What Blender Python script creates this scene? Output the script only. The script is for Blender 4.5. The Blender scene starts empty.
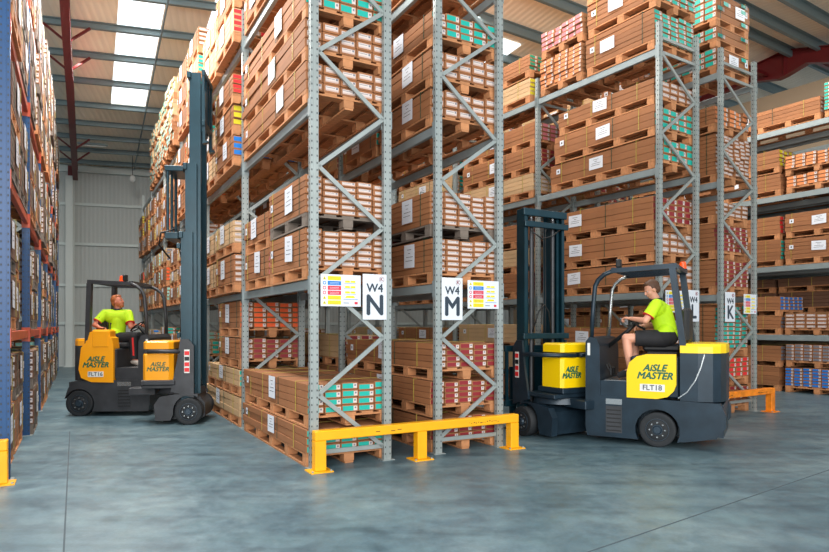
import bpy, math, random
from mathutils import Vector, Matrix
S = bpy.context.scene
C = S.collection
PI = math.pi
R = math.radians

# ------------------------------------------------------------------ camera
cd = bpy.data.cameras.new('camera'); cam = bpy.data.objects.new('camera', cd); C.objects.link(cam)
cam.location = (0, 0, 1.5); cam.rotation_euler = (R(90), 0, 0)
cd.sensor_width = 36; cd.lens = 36*619/829; cd.shift_y = 50/829; cd.clip_end = 200
S.camera = cam
# ------------------------------------------------------------------ world, lights, exposure
w = bpy.data.worlds.new('daylight'); S.world = w; w.use_nodes = True
w.node_tree.nodes['Background'].inputs[0].default_value = (0.86, 0.94, 1.0, 1)
w.node_tree.nodes['Background'].inputs[1].default_value = .78
S.view_settings.view_transform = 'Standard'; S.view_settings.look = 'None'
S.view_settings.exposure = 0.3; S.view_settings.gamma = 1; S.view_settings.use_curve_mapping = False
S.cycles.use_denoising = True
S.cycles.max_bounces = 6; S.cycles.diffuse_bounces = 2
def area(name, loc, rot, sx, sy, e, col=(1, 1, 1)):
    l = bpy.data.lights.new(name, 'AREA'); l.shape = 'RECTANGLE'; l.size = sx; l.size_y = sy; l.energy = e; l.color = col
    o = bpy.data.objects.new(name, l); o.location = loc; o.rotation_euler = rot; C.objects.link(o)
    return o
area('skylight_glow', (-6.7, 13.0, 8.0), (0, 0, R(28)), .9, 8, 520, (1, .97, .92))
area('skylight_glow', (-3.7, 7.6, 8.4), (0, 0, R(28)), .9, 5, 480, (1, .97, .92))
area('skylight_glow', (2.2, 11.0, 8.3), (0, 0, R(33)), 1.6, 8, 400, (1, .95, .88))
area('skylight_glow', (6.8, 13.0, 8.2), (0, 0, R(33)), 1.6, 8, 340, (1, .95, .88))
area('loading_door_daylight', (1.5, -5.5, 4.2), (R(80), 0, R(0)), 14, 5, 1500, (1, .97, .93))

# ------------------------------------------------------------------ materials
MATS = {}
def mat(name, col, rough=.6, metal=0, var=.0, scale=6, bump=0, rnd=0, emit=0, stretch=None, spec=.5):
    if name in MATS: return MATS[name]
    m = bpy.data.materials.new(name); m.use_nodes = True; MATS[name] = m
    nt = m.node_tree; b = nt.nodes['Principled BSDF']
    b.inputs['Base Color'].default_value = (*col, 1); b.inputs['Roughness'].default_value = rough
    b.inputs['Metallic'].default_value = metal; b.inputs['Specular IOR Level'].default_value = spec
    m.diffuse_color = (*col, 1)
    src = None
    if var or bump:
        tc = nt.nodes.new('ShaderNodeTexCoord'); n = nt.nodes.new('ShaderNodeTexNoise')
        n.inputs['Scale'].default_value = scale; n.inputs['Detail'].default_value = 5
        o = tc.outputs['Object']
        if stretch:
            mp = nt.nodes.new('ShaderNodeMapping'); mp.inputs['Scale'].default_value = stretch
            nt.links.new(o, mp.inputs[0]); o = mp.outputs[0]
        nt.links.new(o, n.inputs['Vector'])
    if var or rnd:
        hsv = nt.nodes.new('ShaderNodeHueSaturation'); hsv.inputs['Color'].default_value = (*col, 1)
        if var:
            mr = nt.nodes.new('ShaderNodeMapRange'); mr.inputs['From Min'].default_value = .3; mr.inputs['From Max'].default_value = .7
            mr.inputs['To Min'].default_value = 1-var; mr.inputs['To Max'].default_value = 1+var
            nt.links.new(n.outputs[0], mr.inputs[0]); v = mr.outputs[0]
        if rnd:
            oi = nt.nodes.new('ShaderNodeObjectInfo'); m2 = nt.nodes.new('ShaderNodeMapRange')
            m2.inputs['To Min'].default_value = 1-rnd; m2.inputs['To Max'].default_value = 1+rnd
            nt.links.new(oi.outputs['Random'], m2.inputs[0])
            if var:
                mu = nt.nodes.new('ShaderNodeMath'); mu.operation = 'MULTIPLY'
                nt.links.new(v, mu.inputs[0]); nt.links.new(m2.outputs[0], mu.inputs[1]); v = mu.outputs[0]
            else: v = m2.outputs[0]
        nt.links.new(v, hsv.inputs['Value']); nt.links.new(hsv.outputs[0], b.inputs['Base Color'])
    if bump:
        bp = nt.nodes.new('ShaderNodeBump'); bp.inputs['Strength'].default_value = bump; bp.inputs['Distance'].default_value = .01
        nt.links.new(n.outputs[0], bp.inputs['Height']); nt.links.new(bp.outputs[0], b.inputs['Normal'])
    if emit:
        b.inputs['Emission Color'].default_value = (*col, 1); b.inputs['Emission Strength'].default_value = emit
    return m
def s2l(r, g, b):
    return tuple(((c/255+.055)/1.055)**2.4 if c > 10 else c/255/12.92 for c in (r, g, b))
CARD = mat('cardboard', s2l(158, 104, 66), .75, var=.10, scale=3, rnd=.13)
CARD2 = mat('pale_lit_cardboard', s2l(206, 170, 128), .75, var=.08, scale=3, rnd=.1)  # brighter copy of cardboard; strong light on the loads put into its colour
CARD3 = mat('dark_shaded_cardboard', s2l(112, 78, 58), .75, var=.12, scale=3, rnd=.12)  # darker copy for dark loads; shade between the shelves put into its colour
SEAM = mat('carton_seam', s2l(120, 74, 50), .7)
WOOD = mat('pallet_wood', s2l(192, 132, 88), .8, var=.22, scale=9, rnd=.14, stretch=(1, 4, 1))
WOODD = mat('weathered_pallet_wood', s2l(120, 108, 98), .85, var=.22, scale=9, rnd=.1, stretch=(1, 4, 1))
STK = mat('sticker_white', s2l(216, 202, 196), .6)
PAPER = mat('paper_white', s2l(232, 236, 244), .5)
INK = mat('print_ink', s2l(70, 72, 80), .6)
QRK = mat('code_print', s2l(120, 120, 132), .6)
LABX = 0
LAB = {'teal': mat('label_teal', s2l(20, 176, 160), .5), 'white': mat('label_offwhite', s2l(206, 176, 164), .6),
       'maroon': mat('label_maroon', s2l(140, 36, 44), .5), 'orange': mat('label_orange', s2l(240, 92, 34), .5),
       'red': mat('label_red', s2l(226, 40, 44), .5), 'blue': mat('label_blue', s2l(20, 120, 208), .5),
       'yellow': mat('label_yellow', s2l(214, 200, 30), .5), 'pink': mat('label_pink', s2l(214, 120, 130), .5),
       'grey': mat('label_grey', s2l(120, 120, 128), .5), 'green': mat('label_green', s2l(10, 130, 100), .5),
       'peach': mat('label_peach', s2l(232, 140, 84), .5), 'mint': mat('label_mint', s2l(150, 210, 196), .5)}
YST = mat('strap_yellow', s2l(186, 168, 76), .4)
GST = mat('strap_green', s2l(30, 70, 52), .4)
WRAP = mat('stretch_wrap', s2l(120, 140, 140), .25, var=.25, scale=14, bump=.5)
GALV = mat('galvanised_steel', s2l(158, 166, 164), .42, .35, var=.1, scale=5)
BEAMM = mat('grey_painted_beam', s2l(146, 158, 160), .45, .2, var=.08, scale=4)
HOLE = mat('perforation', s2l(58, 62, 64), .8)
YEL = mat('safety_yellow_paint', s2l(252, 176, 14), .4, var=.06, scale=6)
ORB = mat('scuffed_orange_barrier', s2l(236, 132, 22), .5, var=.25, scale=9)
SCUFF = mat('scuff_marks', s2l(80, 52, 20), .8)
BLUE = mat('blue_upright_paint', s2l(0, 66, 116), .4, var=.08)
ORG = mat('orange_beam_paint', s2l(186, 76, 44), .45, var=.1)
REDST = mat('red_oxide_steel', s2l(100, 20, 22), .45, var=.1)
PURL = mat('purlin_galvanised', s2l(120, 138, 142), .5, .3)
COLW = mat('white_column_paint', s2l(205, 210, 205), .6)
GIRT = mat('wall_rail', s2l(200, 208, 204), .5, .2)
NAVY = mat('truck_dark_steel', s2l(34, 50, 62), .32, .25, var=.25, scale=5)
CHAR = mat('truck_charcoal', s2l(58, 60, 64), .45, .2, var=.25, scale=6)
MAST = mat('mast_teal_steel', s2l(18, 54, 66), .35, .3, var=.15, scale=5)
TYEL = mat('truck_yellow', s2l(255, 212, 8), .32, spec=.5)
TYEL2 = mat('truck_amber_yellow', s2l(250, 166, 20), .35)
TYR = mat('tyre_rubber', s2l(30, 34, 38), .7, var=.2, scale=12)
HUB = mat('wheel_rim', s2l(52, 66, 78), .4, .4)
CHROME = mat('bright_steel', s2l(180, 184, 186), .25, .8)
BLK = mat('black_plastic', s2l(22, 24, 26), .5)
SEATM = mat('black_seat_vinyl', s2l(30, 31, 34), .5)
BEACON = mat('orange_beacon_lens', s2l(250, 80, 20), .2, emit=.25)
TGREEN = mat('lettering_green', s2l(0, 100, 74), .5)
PLATE = mat('plate_white', s2l(226, 228, 224), .4)
SIGNW = mat('sign_white', s2l(222, 228, 236), .4)
SIGNK = mat('sign_dark_lettering', s2l(44, 58, 72), .5)
SKIN = mat('skin', s2l(222, 160, 132), .5, var=.05, scale=10)
SKINR = mat('ruddy_skin', s2l(206, 126, 98), .5, var=.05, scale=10)
HIVIS = mat('hivis_fabric', s2l(196, 240, 20), .7, var=.08, scale=8, bump=.3, emit=.0)
NAVF = mat('navy_fabric', s2l(30, 40, 56), .8)
BLF = mat('black_fabric', s2l(30, 30, 34), .8, var=.15, scale=10)
REDF = mat('red_fabric', s2l(220, 40, 40), .7)
HAIR1 = mat('brown_hair', s2l(92, 62, 44), .6, var=.2, scale=60)
HAIR2 = mat('ginger_hair', s2l(170, 96, 52), .6, var=.2, scale=60)
EYEW = mat('eye_white', s2l(205, 200, 195), .3); EYEB = mat('eye_dark', s2l(40, 30, 26), .3)
LIP = mat('lips', s2l(190, 110, 100), .5)
CABLE = mat('cable_black', s2l(24, 26, 28), .5)

# ------------------------------------------------------------------ mesh helpers
class MB:
    def __init__(s): s.v = []; s.f = []; s.m = []; s.mats = []; s.sm = []
    def mi(s, m):
        if m not in s.mats: s.mats.append(m)
        return s.mats.index(m)
    def add(s, vs, fs, m, smooth=False, T=None):
        o = len(s.v); k = s.mi(m)
        if T is not None: vs = [T @ Vector(p) for p in vs]
        s.v += [tuple(p) for p in vs]
        for f in fs: s.f.append(tuple(i+o for i in f)); s.m.append(k); s.sm.append(smooth)
    def box(s, x0, x1, y0, y1, z0, z1, m, T=None):
        s.add([(x0, y0, z0), (x1, y0, z0), (x1, y1, z0), (x0, y1, z0), (x0, y0, z1), (x1, y0, z1), (x1, y1, z1), (x0, y1, z1)],
              [(0, 3, 2, 1), (4, 5, 6, 7), (0, 1, 5, 4), (1, 2, 6, 5), (2, 3, 7, 6), (3, 0, 4, 7)], m, False, T)
    def cbox(s, x0, x1, y0, y1, z0, z1, c, m, T=None):
        "box with chamfered vertical-and-horizontal edges"
        vs = []
        for (z, i) in ((z0, c), (z0+c, 0), (z1-c, 0), (z1, c)):
            a, b, d, e = x0+i, x1-i, y0+i, y1-i
            q = c if i == 0 else c*.5
            vs += [(a+q, d, z), (b-q, d, z), (b, d+q, z), (b, e-q, z), (b-q, e, z), (a+q, e, z), (a, e-q, z), (a, d+q, z)]
        fs = [tuple(reversed(range(8))), tuple(range(24, 32))]
        for r in range(3):
            for k in range(8): fs.append((r*8+k, r*8+(k+1) % 8, r*8+8+(k+1) % 8, r*8+8+k))
        s.add(vs, fs, m, False, T)
    def quad(s, a, b, c, d, m, T=None): s.add([a, b, c, d], [(0, 1, 2, 3)], m, False, T)
    def prism(s, pts, axis, a0, a1, m, T=None, smooth=False):
        "extrude a 2D outline. axis 'y': pts are (x,z); 'x': pts are (y,z); 'z': (x,y)"
        n = len(pts)
        def P(p, a): return (p[0], a, p[1]) if axis == 'y' else ((a, p[0], p[1]) if axis == 'x' else (p[0], p[1], a))
        vs = [P(p, a0) for p in pts]+[P(p, a1) for p in pts]
        fs = [tuple(range(n)), tuple(reversed(range(n, 2*n)))]+[((i+1) % n, i, n+i, n+(i+1) % n) for i in range(n)]
        s.add(vs, fs, m, smooth, T)
    def bar(s, p, q, wd, ht, m, up=(0, 0, 1), T=None):
        p = Vector(p); q = Vector(q); d = (q-p).normalized(); u = Vector(up)
        a = d.cross(u)
        if a.length < 1e-4: a = d.cross(Vector((0, 1, 0)))
        a.normalize(); b = a.cross(d)
        a = a*wd/2; b = b*ht/2
        s.add([p-a-b, p+a-b, p+a+b, p-a+b, q-a-b, q+a-b, q+a+b, q-a+b],
              [(0, 1, 2, 3), (7, 6, 5, 4), (0, 4, 5, 1), (1, 5, 6, 2), (2, 6, 7, 3), (3, 7, 4, 0)], m, False, T)
    def cyl(s, p, q, r0, r1, m, n=16, cap=True, T=None, smooth=True):
        p = Vector(p); q = Vector(q); d = (q-p).normalized()
        a = d.cross(Vector((0, 0, 1)))
        if a.length < 1e-4: a = Vector((1, 0, 0))
        a.normalize(); b = d.cross(a)
        vs = [p+(a*math.cos(2*PI*i/n)+b*math.sin(2*PI*i/n))*r0 for i in range(n)]+[q+(a*math.cos(2*PI*i/n)+b*math.sin(2*PI*i/n))*r1 for i in range(n)]
        s.add(vs, [(i, (i+1) % n, n+(i+1) % n, n+i) for i in range(n)], m, smooth, T)
        if cap: s.add(vs, [tuple(reversed(range(n))), tuple(range(n, 2*n))], m, False, T)
    def tube(s, pts, r, m, n=8, T=None):
        pts = [Vector(p) for p in pts]; rings = []
        for i, p in enumerate(pts):
            d = (pts[min(i+1, len(pts)-1)]-pts[max(i-1, 0)]).normalized()
            a = d.cross(Vector((0.03, .05, 1)).normalized())
            if a.length < 1e-3: a = d.cross(Vector((1, 0, 0)))
            a.normalize(); b = d.cross(a)
            rings += [p+(a*math.cos(2*PI*k/n)+b*math.sin(2*PI*k/n))*r for k in range(n)]
        fs = [(i*n+k, i*n+(k+1) % n, (i+1)*n+(k+1) % n, (i+1)*n+k) for i in range(len(pts)-1) for k in range(n)]
        fs += [tuple(reversed(range(n))), tuple(range((len(pts)-1)*n, len(pts)*n))]
        s.add(rings, fs, m, True, T)
    def ell(s, c, rx, ry, rz, m, n=14, k=9, T=None):
        vs = []; 
        for i in range(k+1):
            t = PI*i/k
            for j in range(n):
                a = 2*PI*j/n; vs.append((c[0]+rx*math.sin(t)*math.cos(a), c[1]+ry*math.sin(t)*math.sin(a), c[2]-rz*math.cos(t)))
        s.add(vs, [(i*n+j, i*n+(j+1) % n, (i+1)*n+(j+1) % n, (i+1)*n+j) for i in range(k) for j in range(n)], m, True, T)
    def mesh(s, name):
        me = bpy.data.meshes.new(name); me.from_pydata(s.v, [], s.f)
        for m in s.mats: me.materials.append(m)
        me.polygons.foreach_set('material_index', s.m); me.polygons.foreach_set('use_smooth', s.sm)
        me.update(); return me
    def obj(s, name, parent=None, loc=None, rz=0): return link(name, s.mesh(name), parent, loc, rz)
def link(name, data, parent=None, loc=None, rz=0):
    o = bpy.data.objects.new(name, data); C.objects.link(o)
    if parent is not None: o.parent = parent
    if loc is not None: o.location = loc
    if rz: o.rotation_euler = (0, 0, rz)
    return o
def tag(o, label, cat, group=None, kind=None):
    o['label'] = label; o['category'] = cat
    if group: o['group'] = group
    if kind: o['kind'] = kind
    return o
def thing(name, label, cat, loc=(0, 0, 0), rz=0, group=None):
    return tag(link(name, None, None, loc, rz), label, cat, group)
def struct(o): o['kind'] = 'structure'; return o

# ------------------------------------------------------------------ floor, wall, roof
fm = bpy.data.materials.new('polished_concrete'); fm.use_nodes = True
nt = fm.node_tree; b = nt.nodes['Principled BSDF']
tc = nt.nodes.new('ShaderNodeTexCoord')
def noise(scale, st=(1, 1, 1), rot=0, det=6):
    mp = nt.nodes.new('ShaderNodeMapping'); mp.inputs['Scale'].default_value = st; mp.inputs['Rotation'].default_value = (0, 0, rot)
    n = nt.nodes.new('ShaderNodeTexNoise'); n.inputs['Scale'].default_value = scale; n.inputs['Detail'].default_value = det; n.inputs['Roughness'].default_value = .62
    nt.links.new(tc.outputs['Object'], mp.inputs[0]); nt.links.new(mp.outputs[0], n.inputs['Vector']); return n
n1 = noise(.7); n2 = noise(7); n3 = noise(1.3, (.35, 2.2, 1), R(28)); n4 = noise(40)
def ramp(n, stops):
    r = nt.nodes.new('ShaderNodeValToRGB'); e = r.color_ramp.elements
    e[0].position, e[0].color = stops[0][0], (*stops[0][1], 1); e[1].position, e[1].color = stops[-1][0], (*stops[-1][1], 1)
    for p, c in stops[1:-1]:
        q = e.new(p); q.color = (*c, 1)
    nt.links.new(n.outputs[0], r.inputs[0]); return r
def mix(a, bb, mode, fac):
    m = nt.nodes.new('ShaderNodeMix'); m.data_type = 'RGBA'; m.blend_type = mode; m.inputs[0].default_value = fac
    nt.links.new(a, m.inputs[6]); nt.links.new(bb, m.inputs[7]); return m.outputs[2]
r1 = ramp(n1, [(.3, s2l(66, 94, 106)), (.5, s2l(90, 115, 125)), (.72, s2l(118, 138, 144))])
r2 = ramp(n2, [(.3, (.72, .72, .72)), (.7, (1.1, 1.1, 1.1))])
r3 = ramp(n3, [(.36, (.62, .66, .68)), (.48, (1, 1, 1)), (.7, (1.12, 1.12, 1.1))])
r4 = ramp(n4, [(.35, (.88, .88, .88)), (.65, (1.08, 1.08, 1.08))])
n5 = noise(2.6, (1, 1, 1), 0, 8); r5 = ramp(n5, [(.38, (.7, .76, .8)), (.5, (1, 1, 1)), (.66, (1.16, 1.15, 1.1))])
c = mix(r1.outputs[0], r2.outputs[0], 'MULTIPLY', .8); c = mix(c, r5.outputs[0], 'MULTIPLY', .9); c = mix(c, r3.outputs[0], 'MULTIPLY', .75); c = mix(c, r4.outputs[0], 'MULTIPLY', .8)
nt.links.new(c, b.inputs['Base Color'])
rr = nt.nodes.new('ShaderNodeMapRange'); rr.inputs['To Min'].default_value = .22; rr.inputs['To Max'].default_value = .6
nt.links.new(n2.outputs[0], rr.inputs[0]); nt.links.new(rr.outputs[0], b.inputs['Roughness'])
m_ = MB(); m_.box(-24, 24, -4, 36, -.2, 0, fm); struct(m_.obj('floor'))
JOINT = mat('floor_joint_filler', s2l(62, 76, 84), .7)
def strip(name, p, q, wd):
    m = MB(); m.bar((*p, .001), (*q, .001), wd, .002, JOINT); struct(m.obj(name))
strip('trim_1', (.4, 3.55), (6.2, 7.84), .012)
strip('trim_2', (-2.05, 3.6), (-4.9, 8.8), .012)

A1, A2, AL = R(29), R(33), R(28.5)
# corrugated metal sheet material
def sheet(name, col, rot, scale, dark=.8):
    m = bpy.data.materials.new(name); m.use_nodes = True; t = m.node_tree; bb = t.nodes['Principled BSDF']; bb.inputs['Roughness'].default_value = .55
    tc_ = t.nodes.new('ShaderNodeTexCoord'); mp = t.nodes.new('ShaderNodeMapping'); mp.inputs['Rotation'].default_value = (0, 0, rot)
    wv = t.nodes.new('ShaderNodeTexWave'); wv.inputs['Scale'].default_value = scale
    t.links.new(tc_.outputs['Object'], mp.inputs[0]); t.links.new(mp.outputs[0], wv.inputs['Vector'])
    r = t.nodes.new('ShaderNodeValToRGB'); e = r.color_ramp.elements; e[0].position = 0; e[0].color = (*[k*dark for k in col], 1); e[1].position = .25; e[1].color = (*col, 1)
    t.links.new(wv.outputs[0], r.inputs[0]); t.links.new(r.outputs[0], bb.inputs['Base Color'])
    bp = t.nodes.new('ShaderNodeBump'); bp.inputs['Strength'].default_value = .4; bp.inputs['Distance'].default_value = .02
    t.links.new(wv.outputs[0], bp.inputs['Height']); t.links.new(bp.outputs[0], bb.inputs['Normal'])
    return m
AW = math.atan2(.267, .964)
WALLM = sheet('wall_cladding', s2l(186, 190, 186), 0, 2.2, .95)
ROOFM = sheet('roof_sheeting', s2l(250, 240, 220), -AW, 2.0, .95)
ROOFR = sheet('roof_sheeting_right', s2l(252, 240, 220), -A2, 2.0, .95)
W0 = Vector((-12.75, 23, 0)); UW = Vector((.964, .267, 0)); NW = Vector((.267, -.964, 0))
def wp(s, d, z): return W0+UW*s+NW*d+Vector((0, 0, z))
# back wall: local frame x along wall
m = MB(); m.box(-14, 34, 0, .12, 0, 7.45, WALLM); struct(m.obj('wall_back', None, tuple(W0), AW))
ri = 2
for z in (1.6, 3.02, 4.55, 6.03):
    ri += 1; m = MB(); m.box(-13.9, 33.9, -.09, 0, z-.05, z+.05, GIRT); struct(m.obj('trim_%d' % ri, None, tuple(W0), AW))
m = MB(); m.box(-13.9, 33.9, -.2, 0, 7.2, 7.44, GIRT); struct(m.obj('trim_7', None, tuple(W0), AW))
# white column against the wall
m = MB(); m.box(-.12, .12, -.02, 0, 0, 7.0, COLW); m.box(-.012, .012, -.26, -.02, 0, 7.0, COLW); m.box(-.12, .12, -.28, -.26, 0, 7.0, COLW); m.box(-.17, .17, -.33, .0, 0, .02, COLW)
cpos = wp(.02, .12, 0)
struct(m.obj('trim_8', None, tuple(cpos), AW))
# left roof slope, with openings for the translucent strips
def rz(d): return 7.45+.1*d
SK = bpy.data.materials.new('translucent_rooflight'); SK.use_nodes = True
bb = SK.node_tree.nodes['Principled BSDF']; bb.inputs['Base Color'].default_value = (.9, .95, 1, 1)
bb.inputs['Emission Color'].default_value = (.86, .95, 1, 1); bb.inputs['Emission Strength'].default_value = 1.6
dl = Vector((1.15, 5.29)).normalized()      # strips run up the slope (s per d)
def sk(s0, d): return s0+.2175*(d-5.68)
def roofquad(name, ss, dd, m, th=.06, dz=0):
    "a slab between s(d) lines ss=(f0,f1), d range dd"
    v = []
    for z in (0, th):
        for (f, d) in ((ss[0], dd[0]), (ss[1], dd[0]), (ss[1], dd[1]), (ss[0], dd[1])):
            v.append(wp(f(d), d, rz(d)+z+dz))
    q = MB(); q.add(v, [(0, 3, 2, 1), (4, 5, 6, 7), (0, 1, 5, 4), (1, 2, 6, 5), (2, 3, 7, 6), (3, 0, 4, 7)], m)
    return q
edgeR = lambda d: (12.75-.267*d)/.964        # the line x = 0 in wall coordinates
cols = [(lambda d: -12., lambda d: sk(2.41, d)), (lambda d: sk(3.34, d), lambda d: sk(4.32, d)), (lambda d: sk(5.5, d), edgeR)]
sks = [(lambda d: sk(2.41, d), lambda d: sk(3.34, d)), (lambda d: sk(4.32, d), lambda d: sk(5.5, d))]
rf = MB()
def merge(a, b_):
    o = len(a.v); a.v += b_.v
    for f, mi_, sm in zip(b_.f, b_.m, b_.sm): a.f.append(tuple(i+o for i in f)); a.m.append(a.mi(b_.mats[mi_])); a.sm.append(sm)
for cc in cols: merge(rf, roofquad('', cc, (0, 19), ROOFM))
merge(rf, roofquad('', sks[0], (0, 5.68), ROOFM)); merge(rf, roofquad('', sks[1], (0, 10.2), ROOFM))
# right slopes
def rr_z(v): return 8.7-.12*(v-8.25) if v > 8.25 else 8.7-.12*(8.25-v)
U2 = Vector((math.cos(A2), math.sin(A2), 0)); V2 = Vector((-math.sin(A2), math.cos(A2), 0))
def u_at_x0(v): return v*math.tan(A2)       # u on the line x = 0
for (va, vb) in ((1.5, 8.25), (8.25, 25)):
    vs = []
    for th in (0, .06):
        for (u, v) in ((u_at_x0(va), va), (26, va), (26, vb), (u_at_x0(vb), vb)):
            vs.append(U2*u+V2*v+Vector((0, 0, rr_z(v)+th)))
    rf.add(vs, [(0, 3, 2, 1), (4, 5, 6, 7), (0, 1, 5, 4), (1, 2, 6, 5), (2, 3, 7, 6), (3, 0, 4, 7)], ROOFR)
WALLR = sheet('side_wall_cladding', s2l(184, 162, 134), 0, 2.2, .93)
m = MB(); m.box(0, .12, -4, 19.5, 0, 7.9, WALLR); struct(m.obj('wall_right', None, tuple(U2*17.6), A2))
# small gable infill between the two slopes
rf.add([(0, 23, 8.9), (0, 23, 7), (0, 6, 8.0), (0, 6, 9.3)], [(0, 1, 2, 3)], ROOFM) if False else None
struct(rf.obj('ceiling'))
k = 0
for (f0, f1), d0 in zip(sks, (5.68, 10.2)):
    k += 1; q = roofquad('', (f0, f1), (d0, 17), SK, .02, .03); struct(q.obj('window_%d' % k))
# small rooflight of the right slope, seen as a bright spot between stacks
q = MB(); 
for (u0, u1, v0, v1) in ((9.55, 10.35, 11.2, 12.6),):
    q.add([U2*u+V2*v+Vector((0, 0, rr_z(v)-z)) for z in (.03, .01) for (u, v) in ((u0, v0), (u1, v0), (u1, v1), (u0, v1))],
          [(0, 3, 2, 1), (4, 5, 6, 7), (0, 1, 5, 4), (1, 2, 6, 5), (2, 3, 7, 6), (3, 0, 4, 7)], SK)
struct(q.obj('window_3'))
ti = 8
def zbar(P, Q, m_=PURL, hh=.19):
    "Z purlin under the roof between P and Q (both on the underside)"
    q = MB(); P = Vector(P); Q = Vector(Q)
    q.bar(P-Vector((0, 0, hh/2+.005)), Q-Vector((0, 0, hh/2+.005)), .02, hh, m_)
    n = (Q-P).cross(Vector((0, 0, 1))).normalized()
    q.bar(P-Vector((0, 0, .01))+n*.035, Q-Vector((0, 0, .01))+n*.035, .08, .016, m_)
    q.bar(P-Vector((0, 0, hh+.005))-n*.035, Q-Vector((0, 0, hh+.005))-n*.035, .08, .016, m_)
    return q
for d in (.75, 1.95, 3.15, 4.3, 5.65, 7.16, 8.58, 9.95, 11.3, 12.7, 14.1, 15.5):
    ti += 1; struct(zbar(wp(-11, d, rz(d)-.004), wp(edgeR(d)-.2, d, rz(d)-.004), hh=.12).obj('trim_%d' % ti))
for v in (2.2, 3.4, 4.6, 5.7, 6.64, 7.46, 8.12, 9.47, 10.65, 11.7, 12.9, 14.1, 15.3, 16.6, 18, 19.5, 21):
    ti += 1; struct(zbar(U2*(u_at_x0(v)+.2)+V2*v+Vector((0, 0, rr_z(v)-.004)), U2*25+V2*v+Vector((0, 0, rr_z(v)-.004))).obj('trim_%d' % ti))
# red rafter on the left, with knee braces to the purlins
def ibeam(q, P, Q, h, wd, m_):
    P = Vector(P); Q = Vector(Q); up = Vector((0, 0, 1))
    q.bar(P, Q, .015, h, m_); q.bar(P+up*h/2, Q+up*h/2, wd, .02, m_); q.bar(P-up*h/2, Q-up*h/2, wd, .02, m_)
d1 = 18.5
def rpt(d, dz): # rafter line in wall coords
    return wp(.14+.2175*d, d, rz(d)-dz)
ti += 1; q = MB(); ibeam(q, rpt(.3, .42), rpt(d1, .42), .38, .17, REDST)
pc = wp(.05, .15, 0)
q.box(-.1, .1, -.14, .1, 6.95, 7.4, REDST, Matrix.Translation(pc) @ Matrix.Rotation(AW, 4, 'Z'))
for d in (1.95, 3.15, 8.58, 9.95, 14.1):
    for sg in (-1, 1):
        a = rpt(d, .52); bq = wp(.14+.2175*d+sg*.48, d, rz(d)-.14)
        q.bar(a, bq, .05, .05, REDST)
struct(q.obj('trim_%d' % ti))
# conduit line running up the left roof
ti += 1; q = MB(); q.tube([wp(sk(3.36, d)-.02, d, rz(d)-.24) for d in (.8, 5, 10, 15)], .022, PURL, 6); struct(q.obj('trim_%d' % ti))
# right frame: ridge haunch of the red portal
RA = (9.72, 16.15)
def rp(s, z): return Vector((RA[0], RA[1], 0))-V2*s+Vector((0, 0, z))   # s towards the camera
ti += 1; q = MB()
def web(pts, th, m_):  # pts (s,z)
    n = len(pts); a = [rp(*p)-U2*th/2 for p in pts]; bq = [rp(*p)+U2*th/2 for p in pts]
    q.add(a+bq, [tuple(range(n)), tuple(reversed(range(n, 2*n)))]+[((i+1) % n, i, n+i, n+(i+1) % n) for i in range(n)], m_)
prof = [(-3.4, 8.25), (-.87, 8.58), (0, 8.68), (1.0, 8.42), (5, 7.5), (5, 7.1), (1.0, 8.02), (.5, 8.18), (0, 8.03), (-.2, 8.0), (-1.0, 8.18), (-3.4, 7.88)]
web(prof, .02, REDST)
for a, c_ in zip(prof, prof[1:]+prof[:1]):
    q.bar(rp(*a), rp(*c_), .2, .02, REDST)
q.bar(rp(0, 8.03), rp(0, 8.68), .2, .03, REDST)
struct(q.obj('trim_%d' % ti))
for (v, z) in ((8.75, 8.2), (7.6, 8.2)):
    ti += 1; q = MB(); q.bar(U2*(14.2 if v > 8 else 17)+V2*v+Vector((0, 0, z)), U2*(16.9 if v > 8 else 24)+V2*v+Vector((0, 0, z)), .09, .09, REDST); struct(q.obj('trim_%d' % ti))
# hanging lamp by the wall
t = thing('pendant_lamp', 'small white pendant lamp hanging from the roof above the back wall', 'lamp', tuple(wp(2.35, 1.6, 6.75)))
q = MB(); q.ell((0, 0, 0), .1, .1, .13, PLATE); q.obj('lamp_body', t)
q = MB(); q.cyl((0, 0, .1), (0, 0, .82), .012, .012, CABLE, 6); q.obj('cord', t)
t = thing('light_fitting', 'slim unlit tube light fitting under the roof purlins above the far aisle', 'lamp', tuple(wp(1.35, 3.0, 7.5)), AW)
q = MB(); q.cbox(-.45, .45, -.05, .05, -.02, .05, .01, PURL); q.obj('housing', t); q = MB(); q.cyl((-.4, 0, -.04), (.4, 0, -.04), .02, .02, PLATE, 8); q.obj('tube', t)

# ------------------------------------------------------------------ racks
def upright_mesh(H, m_, holes=True, sgn=1):
    q = MB(); w_, d_, t_ = .045, .06, .004
    # open C channel, back towards the end of the rack (-y)
    q.box(-w_, w_, -d_/2, -d_/2+t_, 0, H, m_)
    q.box(-w_, -w_+t_, -d_/2+t_, d_/2, 0, H, m_); q.box(w_-t_, w_, -d_/2+t_, d_/2, 0, H, m_)
    q.box(-w_+t_, -.028, d_/2-t_, d_/2, 0, H, m_); q.box(.028, w_-t_, d_/2-t_, d_/2, 0, H, m_)
    q.box(-.012, .012, -d_/2-.006, -d_/2, 0, H, m_)
    if holes:
        n = int(H/.075)
        for i in range(n):
            z = .06+i*.075
            for x in (-.029, .029): q.quad((x-.006, -d_/2-.001, z), (x+.006, -d_/2-.001, z), (x+.006, -d_/2-.001, z+.02), (x-.006, -d_/2-.001, z+.02), HOLE)
            for sx in (-1, 1):
                X = sx*(w_+.001); pts = [(X, -.012, z), (X, .004, z), (X, .004, z+.02), (X, -.012, z+.02)]
                q.quad(*(pts if sx < 0 else pts[::-1]), HOLE)
    return q.mesh('upright')
UPM = {}
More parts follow.
